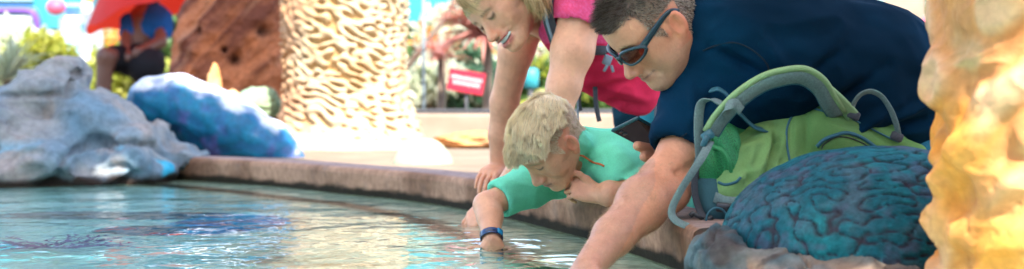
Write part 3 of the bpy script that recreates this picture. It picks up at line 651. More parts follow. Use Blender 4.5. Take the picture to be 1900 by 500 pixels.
# thin trunk leaning over, light pole, sign, teal things
tube('leaning_branch', [P(752, 130, 11.8), P(790, 80, 11.8), P(835, 20, 11.9), P(860, -40, 12)], .022, m_bark).name = 'bare_branch'
tag(bpy.data.objects['bare_branch'], 'thin bare branch leaning up beside the cream pillar', 'branch')
v, f = sweep([P(786, -120, 11), (P(786, 0, 11)[0], 11, -.66)], circ(.013, 10), up=(1, 0, 0)); simple('lamp_post', 'slim grey post right of the cream pillar', 'post', v, f, mat('light_grey_metal', (.16, .2, .22), .4))
Ys = 9.9; a = P(865, 152, Ys)
root = empty('sign_board', (a[0], Ys, .2), 'red sign with two lines of white lettering among the plants', 'sign')
tl = math.radians(10); R = np.array(((math.cos(tl), 0, math.sin(tl)), (0, 1, 0), (-math.sin(tl), 0, math.cos(tl))))
v, f = boxv(a, (.112, .008, .068), R, .003); mesh('board', v, f, m_red, root, smooth=False)
ps = []; g_ = random.Random(3)
for row, (w, z) in enumerate(((.19, .019), (.16, -.014))):
    x = -w/2+.004
    while x < w/2:
        lw = g_.uniform(.008, .012)
        ps.append(boxv(a+R@V(x, -.010, z), (.0016, .001, .011), R)); ps.append(boxv(a+R@V(x+lw*.35, -.0105, z+g_.choice((-.008, 0, .008))), (lw*.3, .001, .0022), R)); ps.append(boxv(a+R@V(x+lw*.6, -.010, z), (.0014, .001, .010), R)); x += lw+.004
v, f = join(ps); mesh('lettering', v, f, m_white, root, smooth=False)
v, f = sweep([(a[0], Ys+.02, .05), (a[0], Ys+.02, a[2]+.03)], circ(.009, 8), up=(1, 0, 0)); mesh('stake', v, f, m_dark, root)
v, f = boxv(P(985, 146, 11.6), (.055, .04, .075), bev=.02); simple('utility_box', 'small teal box among the shrubs behind the woman\'s arm', 'box', v, f, m_teal)
v, f = sweep([P(985, 165, 11.6), P(985, 165, 11.6)*V(1, 1, 0)+V(0, 0, -.66)], circ(.02, 8), up=(1, 0, 0)); o = mesh('post', v, f, m_dark); o.parent = bpy.data.objects['utility_box']
v, f = bx(757, -160, 862, 40, 13.2, .5); simple('ticket_booth', 'turquoise booth behind the tree beside the cream pillar', 'building', v, f, m_teal, smooth=False)
root = empty('hut', (2.9, 14, -.7), 'cream stucco hut with orange trim far behind the man', 'building')
v, f = bx(1560, -60, 1716, 420, 14, 2.0); mesh('wall', v, f, m_cream2, root, smooth=False)
v, f = bx(1550, -75, 1726, -58, 13.9, 2.2); mesh('roof', v, f, m_teal, root, smooth=False); ball('lamp', P(1716, 40, 13.9), (.03, .03, .04), m_pink, root)
v, f = bx(1590, 2, 1640, 18, 13.98, .03); mesh('window', v, f, m_teal, root, smooth=False)
# far hedge closing the view
g_ = np.random.default_rng(9); q, f = leaves((2, 34, 1.6), (32, 2.0, 2.6), 26000, .30, 77); tag(mesh('far_hedge', q, f, L_green, smooth=False), 'distant band of trees and hedges closing the view', 'hedge', kind='stuff')
# ================================================================ people: shared builders
m_skin = mat('skin', attr=True, rough=.42, spec=.34, noise=.07, nscale=45, bump=.0012, bscale=170, sss=.10)
def headxf(px, py, Y, s, f, u): B = basis(f, u); return P(px, py, Y), B, s
def W_(H, p): C, B, s = H; return C+B@(np.array(p, float)*s)
def hcap(fl, H, a, b, r1, r2=None, k=.01, op='add'): fl.cap(W_(H, a), W_(H, b), r1*H[2], (r2 if r2 is not None else r1)*H[2], k*H[2], op)
def hell(fl, H, c, r, k=.01, op='add', R=None): fl.ell(W_(H, c), np.array(r)*H[2], H[1] if R is None else H[1]@R, k*H[2], op)
def rotz(a): c, s = math.cos(a), math.sin(a); return np.array(((c, -s, 0), (s, c, 0), (0, 0, 1)))
def rotx(a): c, s = math.cos(a), math.sin(a); return np.array(((1, 0, 0), (0, c, -s), (0, s, c)))
def roty(a): c, s = math.cos(a), math.sin(a); return np.array(((c, 0, s), (0, 1, 0), (-s, 0, c)))
def head_sdf(fl, H, kind):
    child = kind == 'boy'; wom = kind == 'woman'
    hell(fl, H, (0, -.012, .030), (.074, .098, .087), .01)
    hell(fl, H, (0, .022, -.022), (.062, .062, .080), .03)
    hell(fl, H, (0, .058, .042), (.052, .030, .040), .03)
    jw = .048 if child else (.046 if wom else .059)
    for sx in (-1, 1):
        hcap(fl, H, (sx*jw, -.004, -.050), (sx*.020, .066, -.096), .020 if not wom else .016, .015, .022)
        hell(fl, H, (sx*.040, .052, -.034), (.022, .022, .024) if not child else (.025, .026, .028), .022)
        hcap(fl, H, (sx*.046, .058, -.008), (sx*.060, .018, -.012), .014, .012, .018)
    hell(fl, H, (0, .052, -.080), (.040, .034, .028), .022)
    hell(fl, H, (0, .078, -.098), (.016, .014, .013) if kind != 'man' else (.020, .016, .015), .016)
    bro = .008 if wom else (.006 if child else .0115)
    hcap(fl, H, (-.040, .068, .022), (-.010, .080, .017), bro, bro, .014); hcap(fl, H, (.040, .068, .022), (.010, .080, .017), bro, bro, .014)
    for sx in (-1, 1): hell(fl, H, (sx*.031, .096, .001), (.019, .018, .0125), .014, 'sub')
    for sx in (-1, 1): hell(fl, H, (sx*.031, .071, .000), (.0150, .0140, .0135), .003)
    for sx in ((-1, 1) if child else ()): hell(fl, H, (sx*.021, .077, -.015), (.010, .009, .010), .014)
    # lids: a soft fold above the eye
    for sx in (-1, 1): hcap(fl, H, (sx*.020, .083, .0045), (sx*.043, .076, .0035), .0042, .0038, .004)
    nl = .88 if child else 1.0
    hcap(fl, H, (0, .084, .006), (0, .106*nl+.084*(1-nl), -.030), .0085, .0095, .012)
    hcap(fl, H, (0, .076, -.004), (0, .086, -.040), .010, .0135, .010)
    hell(fl, H, (0, .078+.031*nl, -.038), (.0125, .0135, .0115), .008)
    for sx in (-1, 1):
        hell(fl, H, (sx*.0125, .098-.003*(1-nl), -.043), (.0082, .0115, .0080), .006)
        child or hell(fl, H, (sx*.0065, .103, -.0505), (.0035, .0055, .0035), .003, 'sub')
    hell(fl, H, (0, .080, -.066), (.027, .016, .019), .012)
    # lips
    if wom:
        hcap(fl, H, (-.037, .073, -.0525), (-.008, .0985, -.0580), .0034, .0050, .004); hcap(fl, H, (.037, .073, -.0525), (.008, .0985, -.0580), .0034, .0050, .004); hcap(fl, H, (-.008, .0975, -.059), (.008, .0975, -.059), .0042, .0042, .004)
        hcap(fl, H, (-.036, .073, -.0560), (-.010, .092, -.0790), .0034, .0062, .005); hcap(fl, H, (.036, .073, -.0560), (.010, .092, -.0790), .0034, .0062, .005); hcap(fl, H, (-.010, .092, -.0790), (.010, .092, -.0790), .0062, .0062, .004)
        hell(fl, H, (0, .090, -.0665), (.032, .022, .0056), .003, 'sub')
    else:
        for z, y, r in ((-.0615, .0945, .0042), (-.0705, .0925, .0052)):
            for sx in (-1, 1): hcap(fl, H, (sx*(.034 if kind == 'man' else .024), .0725 if kind == 'man' else .081, -.0655+(.008 if kind == 'man' else 0)), (sx*.008, y, z), .0028, r, .005)
            hcap(fl, H, (-.008, y, z), (.008, y, z), r, r, .004)
        [hcap(fl, H, (sx*(.035 if kind == 'man' else .023), .083, -.0655+(.008 if kind == 'man' else 0)), (sx*.006, .098, -.0658), .0020, .0024, .002, 'sub') for sx in (-1, 1)]
    for sx in (() if child else (-1, 1)):   # smile folds
        hcap(fl, H, (sx*.021, .096, -.044), (sx*.039, .074, -.070), .0034 if kind != 'boy' else .001, .0026 if kind != 'boy' else .001, .008, 'sub')
    for sx in (-1, 1):   # ears
        E = rotz(sx*.38)@rotx(.12); c = np.array((sx*.080, -.012, -.012)); es = .90 if child else 1.0
        hell(fl, H, c, (.0105, .0185*es, .0315*es), .006, R=E)
        hell(fl, H, c+E@V(sx*.0098, .0025, .004), (.0105, .0122*es, .0225*es), .002, 'sub', R=E)
        hcap(fl, H, c+E@V(sx*.0035, -.0045, .014), c+E@V(sx*.0035, -.006, -.006), .0030, .0028, .003)
        hell(fl, H, c+E@V(0, .004, -.028), (.006, .009, .009), .006, R=E)
    if kind == 'man':
        for sx in (-1, 1): hell(fl, H, (sx*.049, .028, -.060), (.017, .033, .029), .025)
        hell(fl, H, (0, .040, -.098), (.042, .040, .024), .03)
def hand_sdf(fl, wrist, d, back, thumb, s=1.0, curls=None, spread=.06, tdirs=None, r=1.0, splay=None):
    d = unit(d); back = np.array(back, float); back = unit(back-d*(back@d)); side = np.cross(d, back); side = side if side@np.array(thumb, float) > 0 else -side; w = np.array(wrist, float)
    curls = curls or [(.35, .45, .3)]*4
    segs = ((.042, .026, .021), (.046, .029, .022), (.042, .027, .021), (.033, .020, .018)); offs = (.031, .0105, -.0105, -.030); lens = (.088, .090, .086, .078)
    tips = []
    for i in range(4):
        kn = w+d*lens[i]*s+side*offs[i]*s; fl.cap(w+side*offs[i]*.55*s+d*.008*s, kn, .0150*s*r, .0112*s*r, .012*s)
        a = 0; p = kn; fd = unit(d+side*(offs[i]*spread*30))
        for j in range(3):
            a += curls[i][j]; q = p+(fd*math.cos(a)-back*math.sin(a))*segs[i][j]*s
            r0 = (.0093, .0084, .0078)[j]*s*r*(.88 if i == 3 else 1); fl.cap(p, q, r0*1.03, r0*.92, .004*s); p = q
        tips.append(p)
    fl.ell(w+d*.045*s, (.040*s*r, .044*s, .0135*s*r), np.stack([side, d, back], 1), .014*s)
    tb = w+d*.018*s+side*.022*s; tdirs = tdirs or (unit(d*.6+side*.75-back*.2), unit(d*.85+side*.45-back*.25), unit(d*.95+side*.2-back*.3)); p = tb; rr = (.0150, .0115, .0100, .0088)
    for j, L in enumerate((.042, .033, .027)): q = p+unit(tdirs[j])*L*s; fl.cap(p, q, rr[j]*s*r, rr[j+1]*s*r, .008*s); p = q
    return tips
def face_cols(v, H, c, kind, skin):
    C, B, s = H; q = ((v-C)@B)/s; ax = np.abs(q[:, 0]); x, y, z = ax, q[:, 1], q[:, 2]
    fr = sstep(.045, .07, y)*(np.linalg.norm(q, axis=1) < .16)
    sk = np.array(skin)
    red = np.exp(-((x-.042)**2/.018**2+(z+.032)**2/.02**2))*fr+np.exp(-(x**2/.014**2+(z+.040)**2/.014**2))*fr
    c = lerpc(c, sk*V(1.05, .76, .74), red*.3)
    earm = sstep(.070, .078, x)*(np.abs(z+.012) < .045)*(np.abs(y+.01) < .04); c = lerpc(c, sk*V(1.1, .70, .66), earm*.6)
    lipz = -.066
    lp = np.exp(-((z-lipz+(.003 if kind == 'woman' else 0))/(.0145 if kind == 'woman' else .0085))**6)*np.exp(-(x/(.032 if kind == 'woman' else .025))**6)*(y > .078)*(np.linalg.norm(q, axis=1) < .16)
    c = lerpc(c, {'man': V(.36, .15, .12), 'boy': V(.48, .20, .18), 'woman': V(.46, .09, .09)}[kind], lp*(.8 if kind == 'woman' else .55))
    seam = np.exp(-((z-lipz-(6.5 if kind == 'man' else 1.5)*x*x)/.0020)**2)*(x < (.035 if kind == 'man' else .023))*(y > .068)*(kind != 'woman'); c = lerpc(c, V(.10, .04, .035), seam*.75)
    if kind == 'woman': c = lerpc(c, V(.24, .08, .07), np.exp(-(((x/.026)**2+((z+.0685)/.0078)**2))**3)*(y > .055)*(y < .091))
    br = np.exp(-(((z-.0215-.10*(x-.03)*(x < .03)+.25*np.maximum(x-.034, 0))/.0042)**2))*sstep(.012, .018, x)*(1-sstep(.044, .054, x))*(y > .055)
    c = lerpc(c, {'man': V(.10, .06, .04), 'boy': V(.42, .30, .17), 'woman': V(.20, .11, .06)}[kind], br*{'man': .8, 'boy': .7, 'woman': .75}[kind])
    la = np.exp(-(((z+.0035+.0-28*(x-.031)**2*1.0)/(.0050 if kind == 'woman' else .0028))**2))*sstep(.016, .020, x)*(1-sstep(.044, .048, x))*(y > .06)
    c = lerpc(c, V(.035, .02, .015), la*(.85 if kind != 'boy' else .9))
    no = np.exp(-(((x-.0065)/.0035)**2+((z+.0505)/.0035)**2))*(y > .085); c = lerpc(c, V(.20, .07, .05), no*(0 if kind == 'boy' else .6))
    if kind == 'man':
        st = sstep(-.015, -.06, z)*sstep(-.02, .02, y)*(z > -.16)*(1-lp)*(1-np.exp(-(((x-.03)/.02)**2+((z+.03)/.02)**2))); c = lerpc(c, V(.26, .17, .14), st*.42*(.7+.3*rng.random(len(v))))
    return c, q
def person_mesh(fl, H, kind, skin, scalp, hairmask, parent, extra=None, rel=1):
    v, f = fl.net(); v = relax(v, f, rel); c = np.tile(np.array(skin, float), (len(v), 1)); m_ = fbm(v*14, 3)
    c = lerpc(c, np.array(skin)*V(1.02, .80, .74), sstep(-.1, .6, m_)*.25); fr = (fbm(v*130, 2) > .42) & (fbm(v*9+5, 2) > -.2); c = lerpc(c, np.array(skin)*V(.72, .52, .42), fr*.18)
    c, q = face_cols(v, H, c, kind, skin)
    hm = hairmask(q); c = lerpc(c, scalp, hm)
    if extra: c = extra(v, c)
    o = mesh('body', v, f, m_skin, parent, cols=c); return o, v, f, q, hm
def hair(name, parent, H, roots, nrm, fn, n, steps, L, r, colfn, m, seed=0, push=True, clump=26, cs=.62, lv=.72, jt=.10):
    "strands: thin tapering triangular tubes combed by fn(local position, local normal, k) -> local direction"
    C, B, s = H; g_ = np.random.default_rng(seed); i = g_.integers(0, len(roots), n); p = ((roots[i]-C)@B)/s+g_.normal(size=(n, 3))*.0008; nn = nrm[i]@B
    Ls = L(p)*g_.uniform(lv, 1.1, n); jit = g_.normal(size=(n, 3)); cl = np.stack([vnoise(p*55+k*31) for k in range(3)], 1); pts = [p]
    for k in range(steps):
        d = fn(pts[-1], nn, k/steps)+jit*jt+cl*.38; d /= np.linalg.norm(d, axis=1)[:, None]; q = pts[-1]+d*(Ls/steps)[:, None]
        if push:
            e = (q-V(0, -.012, .030))/V(.0755, .0995, .0885); l = np.linalg.norm(e, axis=1); e2 = np.where((l < 1.0)[:, None], e/np.maximum(l, 1e-6)[:, None], e); q = e2*V(.0755, .0995, .0885)+V(0, -.012, .030)
        pts.append(q)
    A = np.stack(pts, 1); nc = max(20, n//clump); cc_i = g_.integers(0, n, nc); p0 = A[:, 0]; own = np.concatenate([((p0[q:q+1500, None]-p0[cc_i][None])**2).sum(-1).argmin(1) for q in range(0, n, 1500)]); tt = (np.linspace(0, 1, steps+1)**1.2*cs)[None, :, None]; A = A*(1-tt)+(A[cc_i][own]+ (p0-p0[cc_i][own])[:, None]*.25)*tt
    A = A@B.T*s+C; T = np.gradient(A, axis=1); T /= np.linalg.norm(T, axis=2, keepdims=True)+1e-9; sd = np.cross(T, (nn@B.T)[:, None, :]); sd /= np.linalg.norm(sd, axis=2, keepdims=True)+1e-9; up_ = np.cross(sd, T)
    tp = (1-np.linspace(0, 1, steps+1)**2*.85)*r*s; rad = tp[None, :, None]*g_.uniform(.6, 1.3, (n, 1, 1))
    ring = np.stack([A+(sd*math.cos(a)+up_*math.sin(a)*.6)*rad for a in (0, 2.09, 4.19)], 2)   # n, k, 3, 3
    v = ring.reshape(-1, 3); base = (np.arange(n)*(steps+1)*3)[:, None, None]; kk = (np.arange(steps)*3)[None, :, None]; j = np.arange(3)[None, None, :]; j2 = (j+1) % 3
    f = np.stack([base+kk+j, base+kk+j2, base+kk+3+j2, base+kk+3+j], -1).reshape(-1, 4)
    t = np.tile(np.repeat(np.linspace(0, 1, steps+1), 3), n); cc = colfn(np.repeat(p, (steps+1)*3, 0), t, np.repeat(g_.random(n), (steps+1)*3)); return mesh(name, v, f, m, parent, cols=cc)
m_hair = mat('hair', attr=True, rough=.4, spec=.35)
def cloth_mesh(fl, name, m, parent, colfn, wr=.004, ws=(9, 9, 9), amp2=.0015, rel=2, folds=(), seed=0):
    v, f = fl.net(); v = relax(v, f, rel); n = normals(v, f); w = np.stack([fbm(v*4+seed, 2), fbm(v*4+seed+9, 2), fbm(v*4+seed+5, 2)], 1)
    r_ = 1-np.abs(fbm((v+w*.05)*np.array(ws)+seed, 3))*2.6; v = v+n*(np.clip(r_, -.6, 1)*wr+fbm(v*38, 2)*amp2*.4)[:, None]
    for (a, b, wid, h_) in folds:      # long creases: ridge (h>0) or valley (h<0) along a segment
        a = np.array(a); b = np.array(b); t = np.clip(((v-a)@(b-a))/((b-a)@(b-a)), 0, 1); ab = (b-a)[[0, 2]]; t = np.clip(((v-a)[:, [0, 2]]@ab)/(ab@ab), 0, 1); dd = np.linalg.norm((v-a)[:, [0, 2]]-t[:, None]*ab, axis=1)+10*(n[:, 1] > .15); v = v+n*((np.exp(-(dd/wid)**2)*h_*np.sin(np.clip(t*math.pi, .25, math.pi-.25))))[:, None]
    v = relax(v, f, 1); return mesh(name, v, f, m, parent, cols=colfn(v, n))
def C1(col, var=.12): return lambda v, n: lerpc(np.array(col)*(1-var), np.array(col)*(1+var), sstep(-.4, .4, fbm(v*5, 3)))
def fabric(name, rough=.85, sheen=.15, sc=900, nz=.10, ns=400, bump=.0003): return mat(name, attr=True, rough=rough, spec=.07, sheen=0, noise=nz, nscale=ns, bump=bump, bscale=sc)
def on_shirt(obj, p, d=V(0, -1, 0)):
    me = obj.data; n = len(me.vertices); a = np.empty(n*3, np.float32); me.vertices.foreach_get('co', a); a = a.reshape(-1, 3)+np.array(parent_loc(obj.parent)); px = CX+F*a[:, 0]/a[:, 1]; py = HY-F*(a[:, 2]-HC)/a[:, 1]
    k = np.hypot(px-p[0], py-p[1]) < 4; return a[k][a[k][:, 1].argmin()] if k.any() else None
# ================================================================ THE MAN
man = empty('person', (.75, 3.7, -.67), 'man in navy shirt and sunglasses reaching one arm into the pool', 'person')
HM = headxf(1208, 42, 3.42, 1.022, (-.626, -.232, -.744), (-.659, -.352, .664)); SK_M = (.61, .265, .155)
fl = Field((.0, 2.92, -.22), (.66, 4.02, .66), .0032)
head_sdf(fl, HM, 'man')
nb = P(1300, 70, 3.58); hcap_a = W_(HM, (0, -.035, -.02)); fl.cap(hcap_a, nb, .062, .072, .03); fl.cap(W_(HM, (-.01, -.0, -.07)), P(1292, 120, 3.52), .045, .06, .03)
fl.ell(P(1390, 110, 3.62), (.17, .20, .15), k=.05)
sh = P(1352, 120, 3.52); arm = [sh, P(1318, 200, 3.47), P(1272, 288, 3.41), P(1232, 340, 3.36), P(1190, 384, 3.30), P(1138, 438, 3.22), P(1092, 497, 3.13)]
fl.chain(arm, [.078, .066, .056, .051, .050, .0385, .030], .022)
fl.ell(P(1245, 362, 3.34), (.034, .035, .032), k=.03)                    # elbow
fl.ell(P(1195, 362, 3.30), (.042, .040, .036), k=.03)                    # forearm muscle
fl.cap(P(1256, 322, 3.318), P(1296, 304, 3.345), .001, .003, .02, 'sub')   # crease of the elbow
0 and fl.cap(P(1238, 330, 3.31), P(1262, 352, 3.295), .002, .002, .012, 'sub')
hand_sdf(fl, arm[-1], P(1040, 560, 3.05)-arm[-1], (-.5, -.3, .6), (-.3, -1, 0), 1.05, [(.2, .3, .2)]*4)
# far arm and the hand round the phone
farsh = P(1315, 90, 3.86); fe = P(1330, 300, 3.80); fw = P(1262, 292, 3.66); fl.chain([P(1390, 100, 3.75), farsh, fe], [.08, .07, .045], .03); fl.cap(fe, fw, .043, .030, .02)
ph_l = unit(V(.080, .110, -.040)); ph_s = V(-.052, -.026, -.020)
ph_s = unit(np.cross(ph_l, np.cross(V(.048, -.02, .022), ph_l))); ph_n = unit(np.cross(ph_l, ph_s)); ph_n = ph_n if ph_n[1] < 0 else -ph_n      # ph_n: the back of the phone, towards the camera
PC = P(1190, 247, 3.56)
for t_, (a, b, c2) in enumerate((((1236, 282), (1208, 278), (1183, 271)), ((1240, 296), (1218, 297), (1195, 291)), ((1250, 303), (1230, 305), (1210, 302)))):
    y0, y1, y2 = 3.60-.0*t_, 3.535, 3.505+.004*t_
    fl.chain([P(*a, y0+.03), P(*b, y1), P(*c2, y2)], [.0135, .0125, .0108], .004)
fl.ell(P(1255, 290, 3.63), (.036, .03, .034), k=.02); fl.chain([P(1250, 280, 3.66), P(1236, 262, 3.66), P(1222, 248, 3.645)], [.015, .012, .009], .01)
def man_hair(q):
    x, y, z = np.abs(q[:, 0]), q[:, 1], q[:, 2]; line = .060+.10*np.clip(x-.02, 0, .03)
    top = sstep(-.004, .010, z-line+np.maximum(.045-y, 0)*.9)
    side = sstep(-.03, -.01, z-.5*np.maximum(y-.02, 0)*2.5)*(1-sstep(.035, .048, y)); back = (y < -.02)*sstep(-.065, -.045, z)
    m = np.clip(np.maximum(top, np.maximum(side*.8, back*.8)), 0, 1)*(np.linalg.norm(q-V(0, -.01, .02), axis=1) < .135)
    ear = (x > .071)*(np.abs(z+.012) < .040)*(np.abs(y+.012) < .03); return m*(1-ear)
o, bv, bf, bq, hm = person_mesh(fl, HM, 'man', SK_M, (.22, .14, .10), man_hair, man)
bn = normals(bv, bf)
def man_dir(p, n, t):
    side = sstep(.045, .062, np.abs(p[:, 0])); top = sstep(.02, .07, p[:, 2]); f_ = sstep(.02, .07, p[:, 1])
    d = n*(.55+.5*f_*top)[:, None]+np.outer(1-side, V(0, .75, .15))+np.outer(side, V(0, -.35, -.75)); return d+np.outer(f_*top*t, V(0, .2, -.55))
def man_len(p): return np.where((p[:, 2] > .055) | (p[:, 1] < -.07), .008, .0055)+.019*sstep(.055, .085, p[:, 2]-.1*np.abs(p[:, 0]))*sstep(-.06, .05, p[:, 1])
def man_hc(p, t, r): g_ = np.clip(sstep(.06, .01, p[:, 2])*.8+r*.45, 0, 1); return lerpc(V(.045, .026, .017), V(.46, .38, .31), (r > .42)*g_)
rt = bv[hm > .45]; rn = bn[hm > .45]
hair('hair', man, HM, rt, rn, man_dir, 15000, 4, man_len, .00052, man_hc, m_hair, 2, cs=.40, clump=14)
am = (bv[:, 2] > .0) & (bv[:, 1] < 3.42) & (CX+F*bv[:, 0]/bv[:, 1] > 1070) & (CX+F*bv[:, 0]/bv[:, 1] < 1300) & (HY-F*(bv[:, 2]-HC)/bv[:, 1] > 300); ad = HM[1].T@unit(arm[5]-arm[3])
hair('arm_hair', man, HM, bv[am], bn[am], lambda p, n, t: n*.30+ad*.8+V(0, 0, .0), 3200, 3, lambda p: .011+0*p[:, 0], .00022, lambda p, t, r: lerpc(V(.30, .17, .08), V(.60, .42, .25), r), m_hair, 9, push=False, cs=.1)
# shirt
m_navy = fabric('navy_cotton', .9, .1)
fl = Field((.20, 3.02, -.32), (1.42, 4.12, .72), .0055)
for dy in (-.10, .12):
    fl.chain([P(1345, 105, 3.60+dy), P(1440, 112, 3.62+dy), P(1580, 155, 3.66+dy), P(1750, 222, 3.72+dy)], [.135, .165, .164, .158], .06)
fl.chain([sh, arm[1], P(1270, 276, 3.41)], [.098, .090, .078], .05)
fl.ell(P(1350, 70, 3.48), (.10, .12, .10), k=.07)
fl.chain([farsh, P(1325, 200, 3.83)], [.09, .07], .05)
fl.cap(P(1318, 52, 3.58), P(1302, 62, 3.575), .092, .082, .03)
fl.cap(P(1620, 150, 3.6), P(1672, 262, 3.60), .15, .11, .05)               # loose front hanging
d_ = unit(arm[2]-arm[1]); ce = P(1270, 276, 3.41); fl.box(ce+d_*.085, (.10, .07, .10), basis(d_, (0, -1, 0)), .018, 'sub', .01)
q0 = P(1286, 252, 3.428)                                                   # sleeve opening: hollow
fl.cap(q0+d_*.015, q0+d_*.13, .0625, .068, .010, 'sub')
fl.cap(W_(HM, (0, -.035, -.02)), P(1296, 70, 3.575), .064, .078, .006, 'sub')
nv = unit(P(1296, 70, 3.575)-W_(HM, (0, -.03, -.03)))
folds = [(P(1400, 300, 3.42), P(1640, 120, 3.42), .014, -.010), (P(1440, 330, 3.42), P(1660, 190, 3.45), .012, .010), (P(1480, 150, 3.4), P(1560, 90, 3.42), .012, -.006), (P(1600, 260, 3.45), P(1720, 215, 3.5), .012, -.010),
         (P(1620, 230, 3.45), P(1730, 180, 3.5), .010, .008), (P(1310, 90, 3.45), P(1420, 150, 3.42), .012, -.009), (P(1400, 60, 3.4), P(1470, 160, 3.38), .014, .006), (P(1290, 140, 3.3), P(1300, 240, 3.28), .012, .006), (P(1330, 170, 3.3), P(1290, 250, 3.27), .010, -.007)]
cloth_mesh(fl, 'shirt', m_navy, man, C1((.0008, .018, .042), .35), .009, (5, 7, 9), folds=[(a, b, w*.85, h*2.6) for a, b, w, h in folds], seed=3)
ms = bpy.data.objects[man.children[-1].name]
def seam_on(obj, pts, r, m, parent, name='seam'):
    q = [on_shirt(obj, p) for p in pts]; q = [p+V(0, -.0004, 0) for p in q if p is not None]
    if len(q) > 3: v, f = sweep(spline(q, 40), circ(r, 6), up=(.1, 1, .1)); mesh(name, v, f, m, parent)
m_seamn = mat('navy_seam', (.0006, .008, .018), .9)
seam_on(ms, [(1302, 96), (1325, 84), (1352, 80), (1380, 86), (1404, 100), (1420, 122), (1428, 148)], .0016, m_seamn, man)
seam_on(ms, [(1236, 262), (1248, 258), (1262, 252), (1276, 246)], .0012, m_seamn, man, 'hem_stitching')
# jeans and shoes (below the wall of the pool, out of sight)
m_denim = fabric('denim', .85, .1, 700, .18, 300)
fl = Field((.60, 3.1, -.70), (1.60, 4.35, .56), .011)
for dy in (-.12, .14): fl.chain([P(1718, 300, 3.64+dy*.8), P(1830, 262, 3.75+dy), (1.16+dy*.2, 3.85+dy*1.3, -.22), (1.12, 3.9+dy*1.3, -.62)], [.105, .145, .09, .07], .05)
cloth_mesh(fl, 'jeans', m_denim, man, C1((.03, .17, .27)), .005, seed=5)
m_shoe = mat('dark_shoe', (.04, .035, .03), .6)
def shoe(parent, x, y, s=1):
    a = sphere_grid(20, 12)[0]*V(.13*s, .045*s, .045*s)+V(x-.06, y, -.625+.0); a[:, 2] = np.maximum(a[:, 2], -.668); mesh('shoe', a, gridf(20, 12, True), m_shoe, parent)
shoe(man, 1.1, 3.74); shoe(man, 1.1, 4.08)
# sunglasses
sg = empty('sunglasses', tuple(W_(HM, (0, .09, .005))), 'dark teal wraparound sunglasses with orange lenses on the man\'s face', 'sunglasses')
m_frame = mat('dark_teal_frame', (.003, .028, .042), .28, .6); m_lens = mat('orange_mirror_lens', (.20, .035, .010), .08, 1.0, metal=.8, col2=(.05, .008, .010), nscale=22)
def L2(pts): return [W_(HM, p) for p in pts]
def lens_pt(sx, a, rx=.0325, rz=.0178, out=0):
    x = .0355+math.cos(a)*rx*(1+.12*math.cos(a)); z = .001+math.sin(a)*rz*(1-.10*math.cos(a))+.10*(x-.035); y = .1035-((x-.01)/.06)**2*.030+out-abs(math.sin(a))*.002; return (sx*x, y, z)
for sx in (-1, 1):
    rim_ = [lens_pt(sx, a) for a in np.linspace(0, 2*math.pi, 33)]; v, f = sweep(L2(rim_), circ(.0034, 8, .0042), ups=[HM[1][:, 1]]*33); mesh('frame', v, f, m_frame, sg)
    vv = [W_(HM, (sx*.0355, .100, .001))]; nr = 6; fs = []
    for k in range(1, nr+1):
        for a in np.linspace(0, 2*math.pi, 32, endpoint=False):
            t = k/nr; x, y, z = lens_pt(1, a); x2 = .0355+(x-.0355)*t; z2 = .001+(z-.001)*t; y2 = .1035-((x2-.01)/.06)**2*.030+.0015*(1-t*t); vv.append(W_(HM, (sx*x2, y2, z2)))
    for a in range(32):
        fs.append((0, 1+a, 1+(a+1) % 32)); fs += [(1+(k-1)*32+a, 1+k*32+a, 1+k*32+(a+1) % 32, 1+(k-1)*32+(a+1) % 32) for k in range(1, nr)]
    mesh('lens', np.array(vv), fs, m_lens, sg)
    tp = L2([(sx*.062, .076, .006), (sx*.071, .062, .012), (sx*.0765, .03, .017), (sx*.081, .0, .021), (sx*.083, -.018, .018), (sx*.081, -.032, .004)]); v, f = sweep(spline(tp, 24), circ(.0024, 8, .0052), ups=[HM[1][:, 2]]*24, scale=np.linspace(1.65, .75, 24)); mesh('temple', v, f, m_frame, sg)
v, f = sweep(spline(L2([(-.010, .1035, .004), (0, .106, .006), (.010, .1035, .004)]), 8), circ(.0028, 8), up=(0, 0, 1)); mesh('bridge', v, f, m_frame, sg)
# phone
phone = empty('phone', tuple(PC), 'black smartphone held in the man\'s hand, twin camera lenses at one end', 'phone')
Rp = np.stack([ph_s, ph_l, ph_n], 1); v, f = boxv(PC, (.036, .074, .0042), Rp, .0030)
m_ph = mat('black_phone_glass', (.012, .014, .018), .12, .6); m_pc = mat('teal_phone_case', (.01, .06, .07), .4)
mesh('case', v, f, m_pc, phone); v, f = boxv(PC+ph_n*.0042, (.0325, .070, .0008), Rp, .0006); mesh('back_glass', v, f, m_ph, phone, smooth=False)
for dx, dy in ((-.020, -.058), (-.020, -.040)):
    c = PC+Rp@V(-dx if ph_s[2] < 0 else dx, dy, .0052); v, f = sweep([c, c+ph_n*.0015], circ(.0052, 16), up=tuple(ph_s)); mesh('camera_lens', v, f, mat('lens_glass', (.03, .04, .06), .05, 1), phone)
# ================================================================ THE BOY
boy = empty('person', (.42, 4.0, -.67), 'blond boy in mint green shirt lying over the rim, one hand in water', 'person')
HB = headxf(1018, 262, 3.85, .905, (-.519, -.278, -.808), (-.60, -.50, .60)); SK_B = (.69, .345, .215)
fl = Field((-.22, 3.62, -.14), (.56, 4.36, .42), .0030)
head_sdf(fl, HB, 'boy')
nbb = P(1090, 285, 3.98); fl.cap(W_(HB, (0, -.035, -.03)), nbb, .044, .050, .025); fl.cap(W_(HB, (0, 0, -.06)), P(1085, 305, 3.95), .036, .04, .02)
fl.chain([P(1110, 295, 4.0), P(1200, 330, 4.04)], [.07, .075], .04)
bfs = P(1042, 322, 4.06); bel = P(903, 381, 3.93); bwr = P(912, 444, 3.855)
fl.chain([P(1100, 310, 4.03), bfs, P(970, 350, 4.0), bel], [.055, .043, .034, .031], .02)
fl.chain([bel, P(909, 402, 3.905), bwr], [.031, .0305, .0215], .014)
